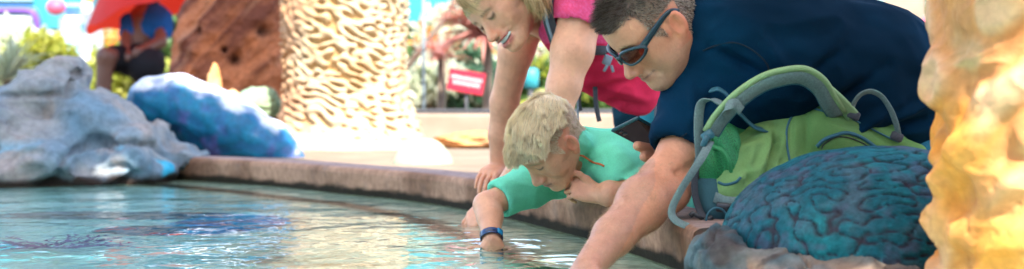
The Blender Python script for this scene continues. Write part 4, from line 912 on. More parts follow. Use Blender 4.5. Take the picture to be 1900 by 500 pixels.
hand_sdf(fl, bwr+V(0, 0, -.004), V(.12, -.10, -.75), (.15, -1, 0), (-1, 0, 0), .80, [(.25, .3, .2), (.15, .3, .2), (.25, .3, .2), (.35, .3, .2)])
bns = P(1142, 318, 3.90); bne = P(1165, 362, 3.86); bnw = P(1108, 361, 3.85)
fl.chain([P(1110, 300, 3.97), bns, bne], [.05, .042, .034], .02); fl.chain([bne, P(1130, 360, 3.84), bnw], [.033, .030, .021], .012)
# loosely closed hand under the chin
hd = unit(P(1064, 347, 3.86)-bnw); hand_sdf(fl, bnw+hd*-.004, hd, (-.2, -.85, .5), (0, 0, 1), .70, [(.75, 1.0, .6), (.85, 1.0, .6), (.9, 1.05, .6), (.95, 1.1, .6)], tdirs=(unit(hd*.8+V(0, -.25, .5)), unit(hd*.95+V(0, -.3, .3)), unit(hd+V(0, -.3, -.05))))
def boy_hair(q):
    x, y, z = np.abs(q[:, 0]), q[:, 1], q[:, 2]; ear = (x > .070)*(np.abs(z+.012) < .042)*(np.abs(y+.012) < .028)
    m = np.maximum(sstep(.045, .058, z+np.maximum(.05-y, 0)*.9), sstep(-.02, .0, z-1.2*np.maximum(y-.022, 0))*(1-sstep(.036, .05, y))); m = np.maximum(m, (y < -.02)*sstep(-.06, -.035, z)); return m*(1-ear)*(np.linalg.norm(q-V(0, -.01, .02), axis=1) < .135)
def bx_(v, c): return c
o, bv, bf, bq, hm = person_mesh(fl, HB, 'boy', SK_B, (.62, .40, .27), boy_hair, boy); bn = normals(bv, bf)
crown = V(.012, -.062, .098)
def boy_dir(p, n, t):
    w = p-crown; w[:, 2] *= .6; w = w/(np.linalg.norm(w, axis=1)[:, None]+.01); f_ = sstep(.0, .05, p[:, 1])
    return n*max(.34-.30*t, .05)+w*.55+V(-.10, .75, -.05)+np.outer(f_, V(-.35, .0, -.45*t-.05))
top = (hm > .5) & (bq[:, 2] > .050-.15*np.maximum(bq[:, 1], 0)) & (np.abs(bq[:, 0]) < .070); side = (hm > .5) & ~top
def boy_len(p): return .030+.017*sstep(-.07, .03, p[:, 1])-.016*sstep(.04, .08, p[:, 1])*sstep(.01, -.035, p[:, 0])-.007*sstep(.03, .08, p[:, 1])+.004*sstep(-.01, .04, p[:, 0])*sstep(.0, .05, p[:, 1])
def boy_hc(p, t, r): return lerpc(lerpc(V(.92, .68, .38), V(1.0, .91, .64), r), V(.34, .20, .09), np.clip((r > .88)*.7+(1-t)*.25*(r > .3), 0, 1))
hair('hair', boy, HB, bv[top], bn[top], boy_dir, 22000, 7, boy_len, .00048, boy_hc, m_hair, 3, cs=.40, clump=22, lv=.84, jt=.07)
hair('cropped_hair', boy, HB, bv[side], bn[side], lambda p, n, t: n*.5+V(0, -.3, -.8), 4500, 2, lambda p: .006+.006*sstep(.02, .05, p[:, 2]), .00060, lambda p, t, r: lerpc(V(.66, .50, .33), V(.86, .72, .52), r), m_hair, 4)
m_mint = fabric('mint_jersey', .85, .1)
fl = Field((-.12, 3.66, -.10), (.74, 4.42, .40), .0042)
bc = [P(1100, 293, 4.0), P(1150, 307, 4.03), P(1215, 340, 4.06), P(1290, 385, 4.08)]
for dy in (-.055, .06): fl.chain([b+V(0, dy, 0) for b in bc], [.066, .078, .080, .078], .05)
fl.chain([P(1105, 305, 3.97), bns+V(.004, 0, .002), P(1166, 350, 3.872)], [.056, .055, .045], .03)
sl = P(930, 369, 3.962); fl.chain([P(1100, 308, 4.03), bfs, P(985, 343, 4.01), sl], [.06, .052, .050, .047], .025)
fl.cap(W_(HB, (0, -.03, -.06)), P(1078, 280, 3.965), .053, .058, .02)
fl.cap(sl-unit(P(985, 343, 4.01)-sl)*.06, sl+unit(P(985, 343, 4.01)-sl)*.012, .0365, .0365, .006, 'sub'); fl.plane(P(925, 371, 3.958), sl-P(985, 343, 4.01)); 
fl.cap(W_(HB, (0, -.035, -.02)), P(1080, 283, 3.968), .050, .046, .004, 'sub'); fl.cap(bne+V(0.0, -.03, -.03), P(1155, 352, 3.862), .040, .036, .006, 'sub')
fold = [(P(1115, 260, 3.9), P(1135, 330, 3.84), .008, -.005), (P(1140, 330, 3.84), P(1200, 300, 3.92), .009, -.006), (P(1150, 345, 3.84), P(1215, 325, 3.92), .009, .005), (P(1120, 250, 3.95), P(1190, 270, 3.98), .012, .003)]
cloth_mesh(fl, 'shirt', m_mint, boy, C1((.17, .67, .45), .10), .0050, (8, 10, 12), folds=fold, seed=8)
# dark inner collar and the orange seam on the shoulder
m_ink = mat('dark_trim', (.02, .03, .03), .8); m_seam = mat('orange_seam', (.65, .16, .05), .7)
def find(par, nm): return [c for c in par.children if c.name.startswith(nm)][0]
bs = find(boy, 'shirt'); pts = [on_shirt(bs, (a, b)) for a, b in ((1072, 291), (1084, 293), (1098, 298), (1110, 303), (1119, 307))]; pts = [p+V(0, -.0015, 0) for p in pts if p is not None]
v, f = sweep(spline(pts, 20), circ(.0024, 6), up=(0, 1, 0)); mesh('orange_seam', v, f, m_seam, boy)
ax_ = unit(P(1083, 285, 3.972)-W_(HB, (0, -.035, -.02))); cc_ = P(1066, 290, 3.945)
# swim shorts and legs out of sight behind the rim
fl = Field((.30, 3.75, -.70), (.85, 4.40, .22), .009)
for dy in (-.06, .07): fl.chain([P(1270, 385, 4.04+dy), (.56, 4.05+dy, .02), (.60, 4.08+dy, -.30)], [.080, .078, .06], .04)
cloth_mesh(fl, 'swim_shorts', m_mint, boy, C1((.12, .50, .42), .3), .006, seed=15)
for dy in (-.06, .07): v, f = sweep(spline([(.60, 4.08+dy, -.30), (.63, 4.09+dy, -.48), (.66, 4.1+dy, -.65)], 12), circ(.042, 12), up=(0, 1, 0), scale=np.linspace(1.1, .65, 12)); mesh('lower_leg', v, f, m_skin, boy, cols=np.tile(SK_B, (len(v), 1)))
# wristband
wb = empty('wristband', tuple(bwr), 'dark blue rubber wristband on the boy\'s wet wrist', 'wristband'); m_wb = mat('navy_rubber', (.008, .03, .10), .25, .6); m_wb2 = mat('blue_clasp', (.01, .22, .45), .25)
wd = unit(bwr-P(909, 402, 3.905)); wB = basis(wd, V(.25, -.9, .3)); t = np.linspace(0, 2*math.pi, 41)[:-1]
wcen = bwr+V(0, 0, .006); ring_ = [wcen+wB[:, 0]*math.cos(a)*.0262+wB[:, 2]*math.sin(a)*.0250 for a in t]+[wcen+wB[:, 0]*.0262]; v, f = sweep(ring_, flat(.0165, .0032), ups=[unit(p-wcen) for p in ring_]); mesh('band', v, f, m_wb, wb)
v, f = boxv(wcen-wB[:, 0]*.016+wB[:, 2]*.0225, (.009, .0075, .0028), np.stack([unit(wB[:, 0]*.8+wB[:, 2]*.55), wd, unit(wB[:, 2]*.8-wB[:, 0]*.55)], 1), .002); mesh('clasp', v, f, m_wb2, wb)
# ================================================================ THE WOMAN
wom = empty('person', (1.0, 5.0, -.67), 'smiling blonde woman in pink shirt leaning over the pool rim', 'person')
HW = headxf(932, 8, 4.45, 1.03, (-.5, -.60, -.62), (-.7, 0, .7)); SK_W = (.72, .35, .21)
fl = Field((-.22, 4.02, -.12), (.48, 5.12, .80), .0034)
head_sdf(fl, HW, 'woman')
wn = P(1022, -8, 4.58); fl.cap(W_(HW, (0, -.035, -.03)), wn, .047, .052, .025); fl.cap(W_(HW, (0, -.0, -.06)), P(1015, 40, 4.56), .036, .045, .025)
ws = P(1078, 26, 4.38); wmid = P(1062, 95, 4.36); we = P(1033, 215, 4.33); ww = P(912, 378, 4.46)
fl.ell(P(1060, 30, 4.62), (.10, .20, .10), k=.05)
fl.chain([ws, wmid, P(1046, 160, 4.345), we], [.060, .0565, .045, .039], .02); fl.chain([we, P(985, 285, 4.38), ww], [.040, .036, .024], .02)
hand_sdf(fl, ww, P(868, 418, 4.47)-ww, (-.3, -.6, .6), (.2, -1, -.3), .88, [(.25, .3, .2), (.2, .3, .2), (.25, .3, .2), (.3, .3, .2)])
wf = P(985, 30, 4.84); fw_ = P(925, 318, 4.99)
fl.chain([P(1040, 20, 4.72), wf, P(958, 95, 4.86), P(936, 190, 4.92), P(929, 250, 4.95), fw_], [.06, .056, .052, .042, .036, .026], .02)
# leaning hand: palm down on the rim, fingers over the edge
hand_sdf(fl, fw_+V(-.002, 0, .012), V(-.35, -.85, -.20), (0, -.15, 1), (1, -.1, 0), .86, [(.35, .5, .3)]*4, tdirs=(V(.75, -.45, -.3), V(.6, -.75, -.2), V(.4, -.9, -.2)))
def wom_hair(q):
    x, y, z = np.abs(q[:, 0]), q[:, 1], q[:, 2]; m = np.maximum(sstep(.056, .066, z+.25*np.maximum(y-.03, 0)), sstep(-.03, -.01, z-2.0*np.maximum(y-.012, 0))*(1-sstep(.030, .042, y))); m = np.maximum(m, (y < 0)*sstep(-.075, -.055, z)); return m*(np.linalg.norm(q-V(0, -.01, .02), axis=1) < .135)
o, wv, wf_, wq, hm = person_mesh(fl, HW, 'woman', SK_W, (.42, .28, .14), wom_hair, wom); wnn = normals(wv, wf_)
gl = HW[1].T@V(0, 0, -1)
def wdir(p, n, t):
    sd = np.sign(p[:, 0])[:, None]; top = sstep(.03, .08, p[:, 2]); return n*(.30-.2*t)+np.outer(top, V(0, -.75, -.05))+sd*V(.45, 0, 0)*top[:, None]+np.outer(1-top*.7, V(0, -.75, -.65))+gl*(.0+.30*t)*sstep(.03, -.03, p[:, 1])[:, None]
def wlen(p): return .135-.075*sstep(.02, .06, p[:, 1])
def whc(p, t, r): return lerpc(lerpc(V(.62, .40, .17), V(.92, .70, .40), r), V(.26, .15, .06), np.clip((r > .78)*.75+(t > .5)*.1, 0, 1))
k = hm > .5; hair('hair', wom, HW, wv[k], wnn[k], wdir, 8500, 10, wlen, .0009, whc, m_hair, 6)
fr_ = (hm > .5) & (wq[:, 1] > .045) & (wq[:, 2] > .05)
hair('stray_hair', wom, HW, wv[fr_], wnn[fr_], lambda p, n, t: n*.25+V(-.85, .1, .05-.55*t), 40, 8, lambda p: .075+0*p[:, 0], .0009, whc, m_hair, 7)
def locks(name, guides, n, spread, r, parent, seed, colfn, m, steps=12):
    g_ = np.random.default_rng(seed); vs = []; fs = []; cs_ = []; base = 0
    for gi in guides:
        q = spline(gi, steps); T = np.gradient(q, axis=0)
        for _ in range(n):
            o = g_.normal(size=3)*spread; e = g_.normal(size=3)*spread*1.1; ph = g_.random()*6; t = np.linspace(0, 1, steps)[:, None]; a = q+o*(1-t*.4)+e*t*t+np.sin(t*7+ph)*spread*.25*g_.normal(size=3)
            cut = max(5, int(steps*g_.uniform(.72, 1.0))); a = a[:cut]; v, f = sweep(a, [(r, 0), (-r*.5, r*.8), (-r*.5, -r*.8)], up=(.1, .9, .2), scale=np.linspace(1, .2, len(a))); vs.append(v); fs += [tuple(i+base for i in q_) for q_ in f]; base += len(v)
            cs_.append(colfn(np.zeros((len(v), 3)), np.repeat(np.linspace(0, 1, len(a)), 3), np.full(len(v), g_.random())))
    return mesh(name, np.concatenate(vs), fs, m, parent, cols=np.concatenate(cs_))
locks('fringe', [[P(905, -60, 4.34), P(878, -38, 4.30), P(856, -14, 4.26), P(860, 8, 4.26), P(882, 22, 4.26), P(908, 29, 4.28)], [P(900, -60, 4.33), P(868, -40, 4.29), P(850, -12, 4.26), P(856, 8, 4.26), P(872, 20, 4.27)], [P(890, -60, 4.33), P(866, -30, 4.27), P(862, -6, 4.26), P(876, 8, 4.25), P(896, 14, 4.26)]], 110, .0055, .0010, wom, 5, whc, m_hair)
locks('side_hair', [[P(975, -60, 4.30), P(988, -25, 4.29), P(996, 5, 4.31), P(1004, 25, 4.33), P(1000, 36, 4.34)], [P(985, -60, 4.32), P(1002, -20, 4.33), P(1010, 8, 4.35), P(1014, 26, 4.38), P(1008, 36, 4.38)], [P(965, -60, 4.29), P(974, -30, 4.27), P(982, -5, 4.27), P(990, 18, 4.30), P(997, 30, 4.32)]], 130, .010, .0011, wom, 6, whc, m_hair)
tv = [W_(HW, (x, .0895-14.5*x*x, z+6*x*x)) for z in (-.0615, -.0645, -.0675, -.0705) for x in np.linspace(-.031, .031, 15)]; tf = [(r_*15+i, r_*15+i+1, (r_+1)*15+i+1, (r_+1)*15+i) for r_ in range(3) for i in range(14)]
o = mesh('teeth', tv, tf, mat('teeth', (.86, .81, .74), .3), wom); md = o.modifiers.new('t', 'SOLIDIFY'); md.thickness = .003; md.offset = 0
# shirt
m_pinkc = fabric('pink_jersey', .8, .1)
fl = Field((.02, 4.22, .02), (.62, 5.3, .82), .0055)
for dy in (-.10, .12): fl.chain([P(1062, 38, 4.60+dy), P(1110, 90, 4.66+dy), P(1165, 125, 4.80+dy), P(1186, 118, 4.88+dy)], [.105, .105, .092, .080], .05)
fl.chain([P(1150, 165, 4.62), P(1186, 190, 4.64)], [.045, .034], .05); fl.cap(P(1105, 120, 4.6), P(1180, 150, 4.62), .07, .07, .05)
fl.chain([P(1040, 10, 4.60), ws+V(.006, -.004, .012), P(1071, 46, 4.37)], [.07, .072, .068], .03)
wq0 = P(1070, 60, 4.365); ud = unit(wmid-ws); fl.plane if False else None
fl.cap(wq0-ud*.000, wq0+ud*.08, .070, .075, .005, 'sub')
fl.cap(W_(HW, (0, -.02, -.05)), P(1026, 24, 4.52), .058, .060, .008, 'sub')
fl.cap(P(985, 80, 4.5), P(1010, 60, 4.7), .03, .03, .02, 'sub')
fold = [(P(1085, 170, 4.5), P(1190, 150, 4.55), .012, -.010), (P(1095, 150, 4.5), P(1200, 185, 4.55), .010, .009), (P(1110, 185, 4.52), P(1200, 200, 4.55), .010, -.010), (P(1120, 110, 4.5), P(1190, 100, 4.6), .012, .008)]
def pinkc(v, n):
    lace = sstep(.4, -.1, v[:, 1]-4.5)*0+((v[:, 2] > .50)*(v[:, 1] < 4.52)); c = lerpc((.76, .035, .095), (.64, .022, .07), sstep(-.3, .4, fbm(v*6, 3))); h_ = laby(v, 31, 40, 130); return lerpc(c, V(.80, .12, .30), lace*(.45+.4*sstep(-.2, .6, h_)))
cloth_mesh(fl, 'shirt', m_pinkc, wom, pinkc, .007, (7, 9, 11), folds=fold, seed=12)
v = []; 
# jeans, legs down to the ground
fl = Field((.28, 4.62, -.70), (.86, 5.6, .48), .0095)
for (px_, Yy, x2) in ((1243, 4.86, .62), (1187, 5.18, .60)): fl.chain([P(px_+5, 150, Yy), P(px_, 215, Yy), (P(px_, 215, Yy)[0]+.06, Yy+.02, -.25), (P(px_, 215, Yy)[0]+.10, Yy+.03, -.63)], [.085, .078, .06, .052], .04)
def jeansc(v, n): return lerpc((.010, .045, .07), (.05, .36, .46), sstep(5.04, 4.96, v[:, 1])*sstep(-.9, .1, fbm(v*np.array((14, 6, 30)), 3)+.25))  # sun and shade painted in: near leg light teal, far leg dark
cloth_mesh(fl, 'jeans', m_denim, wom, jeansc, .007, (10, 10, 26), seed=25)
shoe(wom, .62, 4.88, .85); shoe(wom, .60, 5.2, .85)
# her backpack: body above her back, shoulder strap, waist belt with buckle, loose strap ends
bp = empty('daypack', tuple(P(1120, 0, 4.75)), 'dark daypack worn by the woman, grey straps and buckled waist belt', 'backpack'); m_strap = mat('dark_grey_webbing', (.05, .055, .065), .8, noise=.2, nscale=300); m_red2 = mat('dark_red_nylon', (.30, .01, .03), .6); m_gb = mat('grey_blue_webbing', (.20, .26, .30), .8)
a = sphere_grid(40, 24)[0]; a = np.sign(a)*np.abs(a)**.6*V(.17, .14, .09); Rb = roty(math.radians(22)); mesh('pack_body', a@Rb.T+P(1130, -70, 4.78), gridf(40, 24, True), m_red2, bp)
ribbon('shoulder_strap', [P(1035, -40, 4.42), P(1016, 0, 4.38), P(1018, 35, 4.37), P(1030, 75, 4.39), P(1045, 115, 4.45)], .035, .006, m_strap, bp, side=(.9, -.35, 0))
ribbon('strap_edge', [P(1030, -40, 4.405), P(1012, 0, 4.365), P(1014, 36, 4.355), P(1026, 76, 4.375), P(1040, 112, 4.435)], .008, .004, m_gb, bp, side=(.9, -.35, 0))
ribbon('waist_belt', [P(1075, 96, 4.43), P(1100, 96, 4.425), P(1125, 92, 4.44), P(1180, 80, 4.53)], .020, .004, m_strap, bp, side=(0, 0, 1))
v, f = boxv(P(1112, 94, 4.41), (.018, .006, .013), bev=.003); mesh('buckle', v, f, m_strap, bp)
v1 = boxv(P(1127, 112, 4.42), (.012, .004, .014), roty(.35), .003); v2 = boxv(P(1124, 126, 4.42), (.004, .003, .012), roty(.5), .001); v3 = boxv(P(1136, 128, 4.42), (.004, .003, .010), roty(-.3), .001); v, f = join([v1, v2, v3]); mesh('side_release_buckle', v, f, m_gb, bp)
ribbon('strap_end', [P(1104, 160, 4.52), P(1106, 195, 4.52), P(1112, 226, 4.52)], .013, .002, m_strap, bp, side=(1, 0, 0)); ribbon('strap_end', [P(1076, 165, 4.56), P(1074, 190, 4.56), P(1077, 206, 4.56)], .012, .002, m_strap, bp, side=(1, 0, 0)); ribbon('strap_end', [P(1072, 180, 4.55), P(1072, 205, 4.55), P(1073, 226, 4.55)], .006, .002, m_gb, bp, side=(1, 0, 0))
ribbon('strap_end', [P(1216, 130, 4.66), P(1217, 180, 4.66), P(1218, 225, 4.66)], .012, .002, m_gb, bp, side=(1, 0, 0))
# ================================================================ seated person far behind
bgp = empty('person', (-2.85, 12.2, .05), 'person in blue shirt and black shorts sitting under the red umbrella', 'person'); Yq = 12.1; SK_Q = (.11, .05, .032)
fl = Field((-3.25, 11.5, .0), (-2.3, 12.7, 1.45), .011)
fl.cap(P(272, 40, Yq), P(258, 110, Yq), .14, .13, .05); fl.cap(P(272, 0, Yq), P(272, 30, Yq), .05, .06, .04); fl.ell(P(268, -28, Yq), (.08, .10, .115), k=.02)
for (kx, ky, Y2, fx) in ((196, 106, 11.75, 190), (268, 108, 11.85, 280)):
    fl.chain([P(268, 112, Yq), P(kx, ky, Y2), (P(fx, 150, Y2)[0], Y2-.02, .14), (P(fx-8, 150, Y2)[0], Y2-.14, .09)], [.10, .068, .045, .04], .03)
fl.chain([P(300, 35, Yq-.05), P(298, 78, Yq-.15), P(258, 96, Yq-.3)], [.055, .045, .035], .03); fl.chain([P(240, 40, Yq-.05), P(232, 80, Yq-.15), P(238, 104, Yq-.25)], [.05, .04, .035], .03)
fl.ell(P(254, 100, Yq-.32), (.04, .03, .05), k=.02); fl.ell(P(240, 108, Yq-.28), (.04, .03, .04), k=.02)
v, f = fl.net(); v = relax(v, f, 2); mesh('body', v, f, m_skin, bgp, cols=np.tile(SK_Q, (len(v), 1)))
fl = Field((-3.25, 11.6, .45), (-2.3, 12.7, 1.2), .012); fl.cap(P(284, 42, Yq), P(254, 82, Yq), .145, .12, .05); fl.cap(P(300, 38, Yq-.05), P(302, 58, Yq-.08), .075, .07, .04); fl.cap(P(240, 42, Yq-.05), P(236, 60, Yq-.08), .07, .065, .04)
cloth_mesh(fl, 'shirt', fabric('blue_shirt'), bgp, C1((.01, .08, .26)), .006, seed=33)
fl = Field((-3.25, 11.6, .3), (-2.3, 12.8, 1.0), .012); fl.cap(P(262, 112, Yq), P(212, 108, 11.84), .135, .095, .05); fl.cap(P(262, 112, Yq), P(274, 122, 11.85), .14, .13, .05); fl.chain([P(280, 112, Yq-.1), P(272, 150, Yq-.1)], [.10, .09], .04)
cloth_mesh(fl, 'shorts', fabric('black_cloth'), bgp, C1((.012, .012, .014)), .006, seed=34)
a = sphere_grid(24, 16)[0]*V(.092, .11, .10)+P(268, -38, Yq+.1); mesh('hair', a, gridf(24, 16, True), mat('dark_hair', (.03, .02, .015), .6), bgp)
bn_ = empty('bench', (P(262, 150, Yq)[0], 12.2, .05), 'low stone bench the person in blue sits on', 'bench'); c0 = P(262, 150, Yq)[0]
v, f = boxv((c0+.16, 12.25, .50), (.20, .22, .04), bev=.01); mesh('seat', v, f, m_cream2, bn_, smooth=False)
for dx in (.02, .30): v, f = boxv((c0+dx, 12.25, .255), (.05, .18, .203), bev=.01); mesh('leg', v, f, m_cream2, bn_, smooth=False)
# ================================================================ GREEN BACKPACK lying on the rim
pack = empty('backpack', (.58, 3.42, .1), 'lime green hiking backpack with grey straps lying on the pool rim behind the teal coral', 'backpack')
m_green = fabric('lime_nylon', .6, .05, 1100, .07, 350, .0004); m_gw = mat('grey_green_webbing', (.13, .19, .185), .75, noise=.18, nscale=260, bump=.0003, bscale=900); m_tp = mat('teal_piping', (.02, .11, .15), .6); m_gray = fabric('grey_teal_nylon', .65, .05); m_black = mat('black_plastic', (.02, .022, .025), .4)
def lime(v, n): return lerpc((.12, .245, .075), (.19, .335, .12), sstep(-.3, .4, fbm(v*6, 3)))
fl = Field((.20, 3.12, .02), (1.02, 3.86, .46), .0048)
# right, upright part of the bag
fl.chain([P(1478, 250, 3.44), P(1535, 250, 3.44), P(1600, 276, 3.46), P(1690, 316, 3.48)], [.060, .070, .068, .052], .04)
fl.cap(P(1470, 262, 3.46), P(1500, 330, 3.48), .060, .09, .05); fl.cap(P(1560, 290, 3.5), P(1640, 340, 3.5), .09, .07, .05)
# left, slumped part
fl.chain([P(1345, 275, 3.40), P(1400, 275, 3.42), P(1440, 262, 3.44)], [.036, .045, .04], .04); fl.cap(P(1365, 320, 3.38), P(1440, 330, 3.42), .055, .075, .05)
fl.cap(P(1345, 360, 3.36), P(1420, 380, 3.40), .045, .06, .05); fl.box(P(1345, 385, 3.40), (.05, .06, .035), k=.04)
fl.cap(P(1670, 276, 3.42), P(1703, 284, 3.42), .020, .016, .012)
fl.cap(P(1449, 235, 3.35), P(1447, 300, 3.35), .006, .012, .02, 'sub')
fold = [(P(1350, 262, 3.33), P(1430, 250, 3.35), .008, -.007), (P(1360, 285, 3.33), P(1420, 262, 3.35), .008, .007), (P(1400, 345, 3.32), P(1440, 245, 3.36), .007, .010), (P(1415, 345, 3.32), P(1452, 245, 3.36), .007, -.011), (P(1435, 330, 3.32), P(1462, 235, 3.36), .006, .009),
        (P(1450, 232, 3.3), P(1453, 300, 3.3), .006, -.014), (P(1480, 215, 3.36), P(1478, 300, 3.34), .005, .006), (P(1530, 215, 3.3), P(1620, 245, 3.3), .004, -.004), (P(1370, 262, 3.3), P(1425, 238, 3.3), .005, -.007), (P(1380, 330, 3.3), P(1410, 270, 3.3), .005, .008), (P(1497, 205, 3.37), P(1500, 290, 3.34), .005, -.006), (P(1600, 230, 3.36), P(1690, 290, 3.40), .006, -.005), (P(1380, 300, 3.32), P(1395, 350, 3.32), .008, -.008), (P(1350, 350, 3.31), P(1420, 300, 3.33), .007, .006)]
cloth_mesh(fl, 'main_compartment', m_green, pack, lime, .0045, (8, 8, 8), folds=[(a, b, w*1.1, h*1.5) for a, b, w, h in fold], seed=41)
ob = find(pack, 'main_comp')
def on(p, lift=.0008):
    q = on_shirt(ob, p); return (P(p[0], p[1], 3.36) if q is None else q)+V(0, -lift, 0)
def surf(name, pts, w, t, m, n=40, side=None, lift=.004):
    return ribbon(name, [on(p, lift) for p in pts], w, t, m, pack, side=side if side is not None else (0, 0, 1), n=n)
tube('piping', [on(p) for p in ((1514, 276), (1526, 262), (1548, 251), (1575, 247), (1602, 255), (1625, 270), (1645, 290))], .0040, m_tp, pack, 40, 8)
tube('piping', [on(p) for p in ((1466, 300), (1463, 270), (1462, 240), (1466, 218), (1476, 206))], .0024, m_tp, pack, 30, 8)
tube('piping', [on(p) for p in ((1476, 204), (1500, 199), (1530, 204), (1570, 214), (1605, 230), (1640, 248), (1668, 262))], .0020, m_tp, pack, 40, 8)
tube('piping', [on(p) for p in ((1330, 338), (1345, 343), (1362, 340), (1372, 330))], .003, m_tp, pack, 20, 8)
tube('zip', [on(p, .0012) for p in ((1522, 280), (1533, 268), (1552, 258), (1576, 254), (1598, 261), (1618, 275))], .0013, m_black, pack, 40, 6)
# stretch mesh pocket: woven look from fine crossed ridges
m_mesh = mat('green_pocket_mesh', (.01, .24, .07), .6); nn_ = m_mesh.node_tree; b_ = nn_.nodes['Principled BSDF']; tc = nn_.nodes.new('ShaderNodeTexCoord'); vo = nn_.nodes.new('ShaderNodeTexVoronoi'); vo.inputs['Scale'].default_value = 520; nn_.links.new(tc.outputs['Object'], vo.inputs['Vector'])
rp = nn_.nodes.new('ShaderNodeValToRGB'); rp.color_ramp.elements[0].position = .25; rp.color_ramp.elements[0].color = (.004, .035, .014, 1); rp.color_ramp.elements[1].position = .5; rp.color_ramp.elements[1].color = (.025, .26, .085, 1); nn_.links.new(vo.outputs['Distance'], rp.inputs[0]); nn_.links.new(rp.outputs[0], b_.inputs['Base Color'])
fl = Field((.24, 3.18, .06), (.62, 3.56, .42), .004)
fl.chain([P(1322, 236, 3.36), P(1334, 262, 3.35), P(1322, 305, 3.35), P(1318, 330, 3.35)], [.012, .028, .026, .018], .03); fl.cap(P(1340, 290, 3.35), P(1362, 334, 3.35), .026, .016, .03); fl.cap(P(1345, 262, 3.36), P(1352, 300, 3.355), .022, .022, .03)
fl.cap(P(1325, 238, 3.36), P(1375, 240, 3.39), .012, .012, .02)
cloth_mesh(fl, 'mesh_pocket', m_mesh, pack, lambda v, n: np.tile((.02, .3, .1), (len(v), 1)), .002, (12, 12, 12), seed=51, folds=[(P(1330, 235, 3.3), P(1368, 330, 3.3), .006, .009), (P(1322, 250, 3.3), P(1352, 335, 3.3), .006, -.009), (P(1305, 275, 3.3), P(1335, 335, 3.3), .006, .007), (P(1345, 230, 3.3), P(1375, 300, 3.3), .006, -.007)])
ob2 = ob; ob = find(pack, 'mesh_p')
tube('pocket_hem', [on(p, .002) for p in ((1318, 246), (1323, 268), (1338, 282), (1350, 300), (1356, 322), (1366, 336), (1376, 342))], .0045, m_green_p if False else mat('green_binding', (.035, .26, .09), .6), pack, 40, 8)
# lower grey panel
fl = Field((.24, 3.16, .02), (.66, 3.60, .32), .0045)
fl.chain([P(1318, 345, 3.35), P(1322, 375, 3.35), P(1335, 402, 3.36)], [.026, .030, .020], .03); fl.cap(P(1330, 355, 3.35), P(1358, 352, 3.35), .020, .012, .03); fl.cap(P(1345, 398, 3.335), P(1385, 400, 3.34), .020, .022, .03)
cloth_mesh(fl, 'base_panel', m_gray, pack, C1((.045, .115, .135)), .002, seed=61)
ribbon('compression_strap', [P(1326, 366, 3.31), P(1345, 374, 3.295), P(1375, 377, 3.29), P(1400, 384, 3.30)], .022, .003, m_gw, pack, side=(.1, 0, 1)); v, f = boxv(P(1347, 386, 3.288), (.020, .004, .010), roty(.1), .002); mesh('buckle', v, f, m_black, pack)
# long padded shoulder strap arching over the bag
arch = [P(1322, 250, 3.30), P(1340, 222, 3.29), P(1372, 188, 3.28), P(1412, 160, 3.28), P(1450, 147, 3.28), P(1488, 144, 3.29), P(1518, 162, 3.31), P(1536, 192, 3.34), P(1552, 215, 3.37)]
ac = P(1440, 300, 3.3)
sd = [tuple(unit((p-ac)*V(1, 0, 1))*.80+V(0, -.60, 0)) for p in arch]
ribbon('shoulder_strap', arch, .031, .008, m_gw, pack, side=sd, n=60)
arch2 = [p+np.array(s_)*.022+V(0, .004, 0) for p, s_ in zip(arch, sd)]; ribbon('strap_cover', arch2, .013, .012, mat('green_strap_cloth', (.22, .34, .15), .7, noise=.1, nscale=300), pack, side=sd, n=60)
ribbon('strap_wing', [P(1492, 146, 3.300), P(1520, 158, 3.315), P(1545, 178, 3.335), P(1568, 200, 3.355), P(1584, 218, 3.37)], .030, .010, mat('green_wing_cloth', (.23, .36, .16), .7), pack, side=(.55, -.6, .58), n=30)
tube('strap_piping', [p-np.array(s_)*.018 for p, s_ in zip(arch, sd)], .0020, m_tp, pack, 60, 8)
# grab handle
ribbon('grab_handle', [P(1580, 214, 3.365), P(1584, 193, 3.35), P(1597, 176, 3.34), P(1616, 170, 3.34), P(1636, 180, 3.345), P(1652, 203, 3.35), P(1662, 228, 3.36), P(1668, 254, 3.375)], .013, .0028, m_gw, pack, side=[tuple(unit((P(a_, b_, 3.35)-P(1622, 262, 3.35))*V(1, 0, 1))*.7+V(0, -.7, 0)) for a_, b_ in ((1580, 214), (1584, 193), (1597, 176), (1616, 170), (1636, 180), (1652, 203), (1662, 228), (1668, 254))], n=50)
for p in ((1584, 214, 3.362), (1664, 254, 3.372)): v, f = boxv(P(*p), (.013, .006, .009), roty(.4), .003); mesh('handle_anchor', v, f, m_strap, pack)
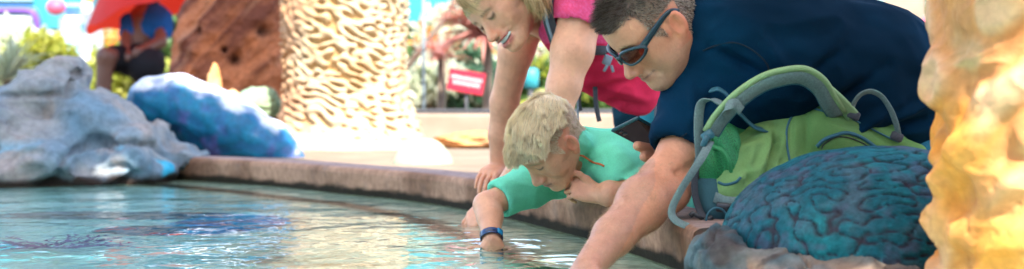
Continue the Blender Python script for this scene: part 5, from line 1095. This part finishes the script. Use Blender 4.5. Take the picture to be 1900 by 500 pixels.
# left side: looped webbing, ladder buckle, hanging strap end
ribbon('load_strap', [P(1300, 300, 3.30), P(1296, 240, 3.29), P(1300, 196, 3.29), P(1318, 186, 3.29), P(1340, 192, 3.29)], .026, .003, m_gw, pack, side=(.75, .6, 0), n=30)
ribbon('load_strap', [P(1318, 168, 3.34), P(1334, 166, 3.33), P(1350, 178, 3.33), P(1356, 196, 3.335), P(1376, 214, 3.35), P(1400, 236, 3.37), P(1430, 244, 3.39)], .020, .004, m_tp, pack, side=(.1, .9, .3), n=40)
ribbon('load_strap', [P(1352, 216, 3.285), P(1345, 204, 3.265), P(1362, 192, 3.262), P(1376, 206, 3.275)], .020, .003, m_gw, pack, side=(.5, .2, .8), n=20)
ribbon('dark_strap', [P(1305, 262, 3.325), P(1292, 310, 3.31), P(1289, 355, 3.31), P(1298, 390, 3.31), P(1312, 412, 3.30)], .015, .0028, m_strap, pack, side=(.95, .3, 0), n=40)
ribbon('loose_strap', [P(1318, 262, 3.285), P(1305, 288, 3.25), P(1286, 318, 3.235), P(1264, 352, 3.23), P(1247, 388, 3.225), P(1252, 408, 3.22), P(1283, 424, 3.22)], .0165, .0024, m_gw, pack, side=(.9, .35, .15), n=60)
v1 = boxv(P(1313, 252, 3.275), (.013, .006, .010), roty(-.6), .003); v2 = boxv(P(1308, 262, 3.27), (.006, .004, .013), roty(.4), .002); v, f = join([v1, v2]); mesh('ladder_buckle', v, f, mat('teal_buckle', (.02, .10, .13), .4), pack)
# keys-like small metal clips and the cord ring
v, f = join([boxv(P(1296, 402, 3.29), (.012, .004, .004), roty(.5), .001), boxv(P(1312, 409, 3.285), (.013, .004, .005), roty(-.5), .001), boxv(P(1284, 398, 3.29), (.005, .004, .006), roty(.9), .001)]); mesh('clip', v, f, m_black, pack)
t = np.linspace(0, 2*math.pi, 30); v, f = sweep([P(1330, 410, 3.27)+V(math.cos(a)*.022-.0, math.cos(a)*.004, math.sin(a)*.026) for a in t], circ(.0022, 6), up=(0, 1, 0)); mesh('cord_ring', v, f, m_tp, pack)
# rock shelf under the bag, outside the rim
blob('rock_shelf', V(.80, 3.56, -.30), (.36, .30, .385), (.3, .27, .24), (.2, .2, .2), 'flat topped grey rock the green backpack rests on behind the rim', 'rock', None, .03, 44)
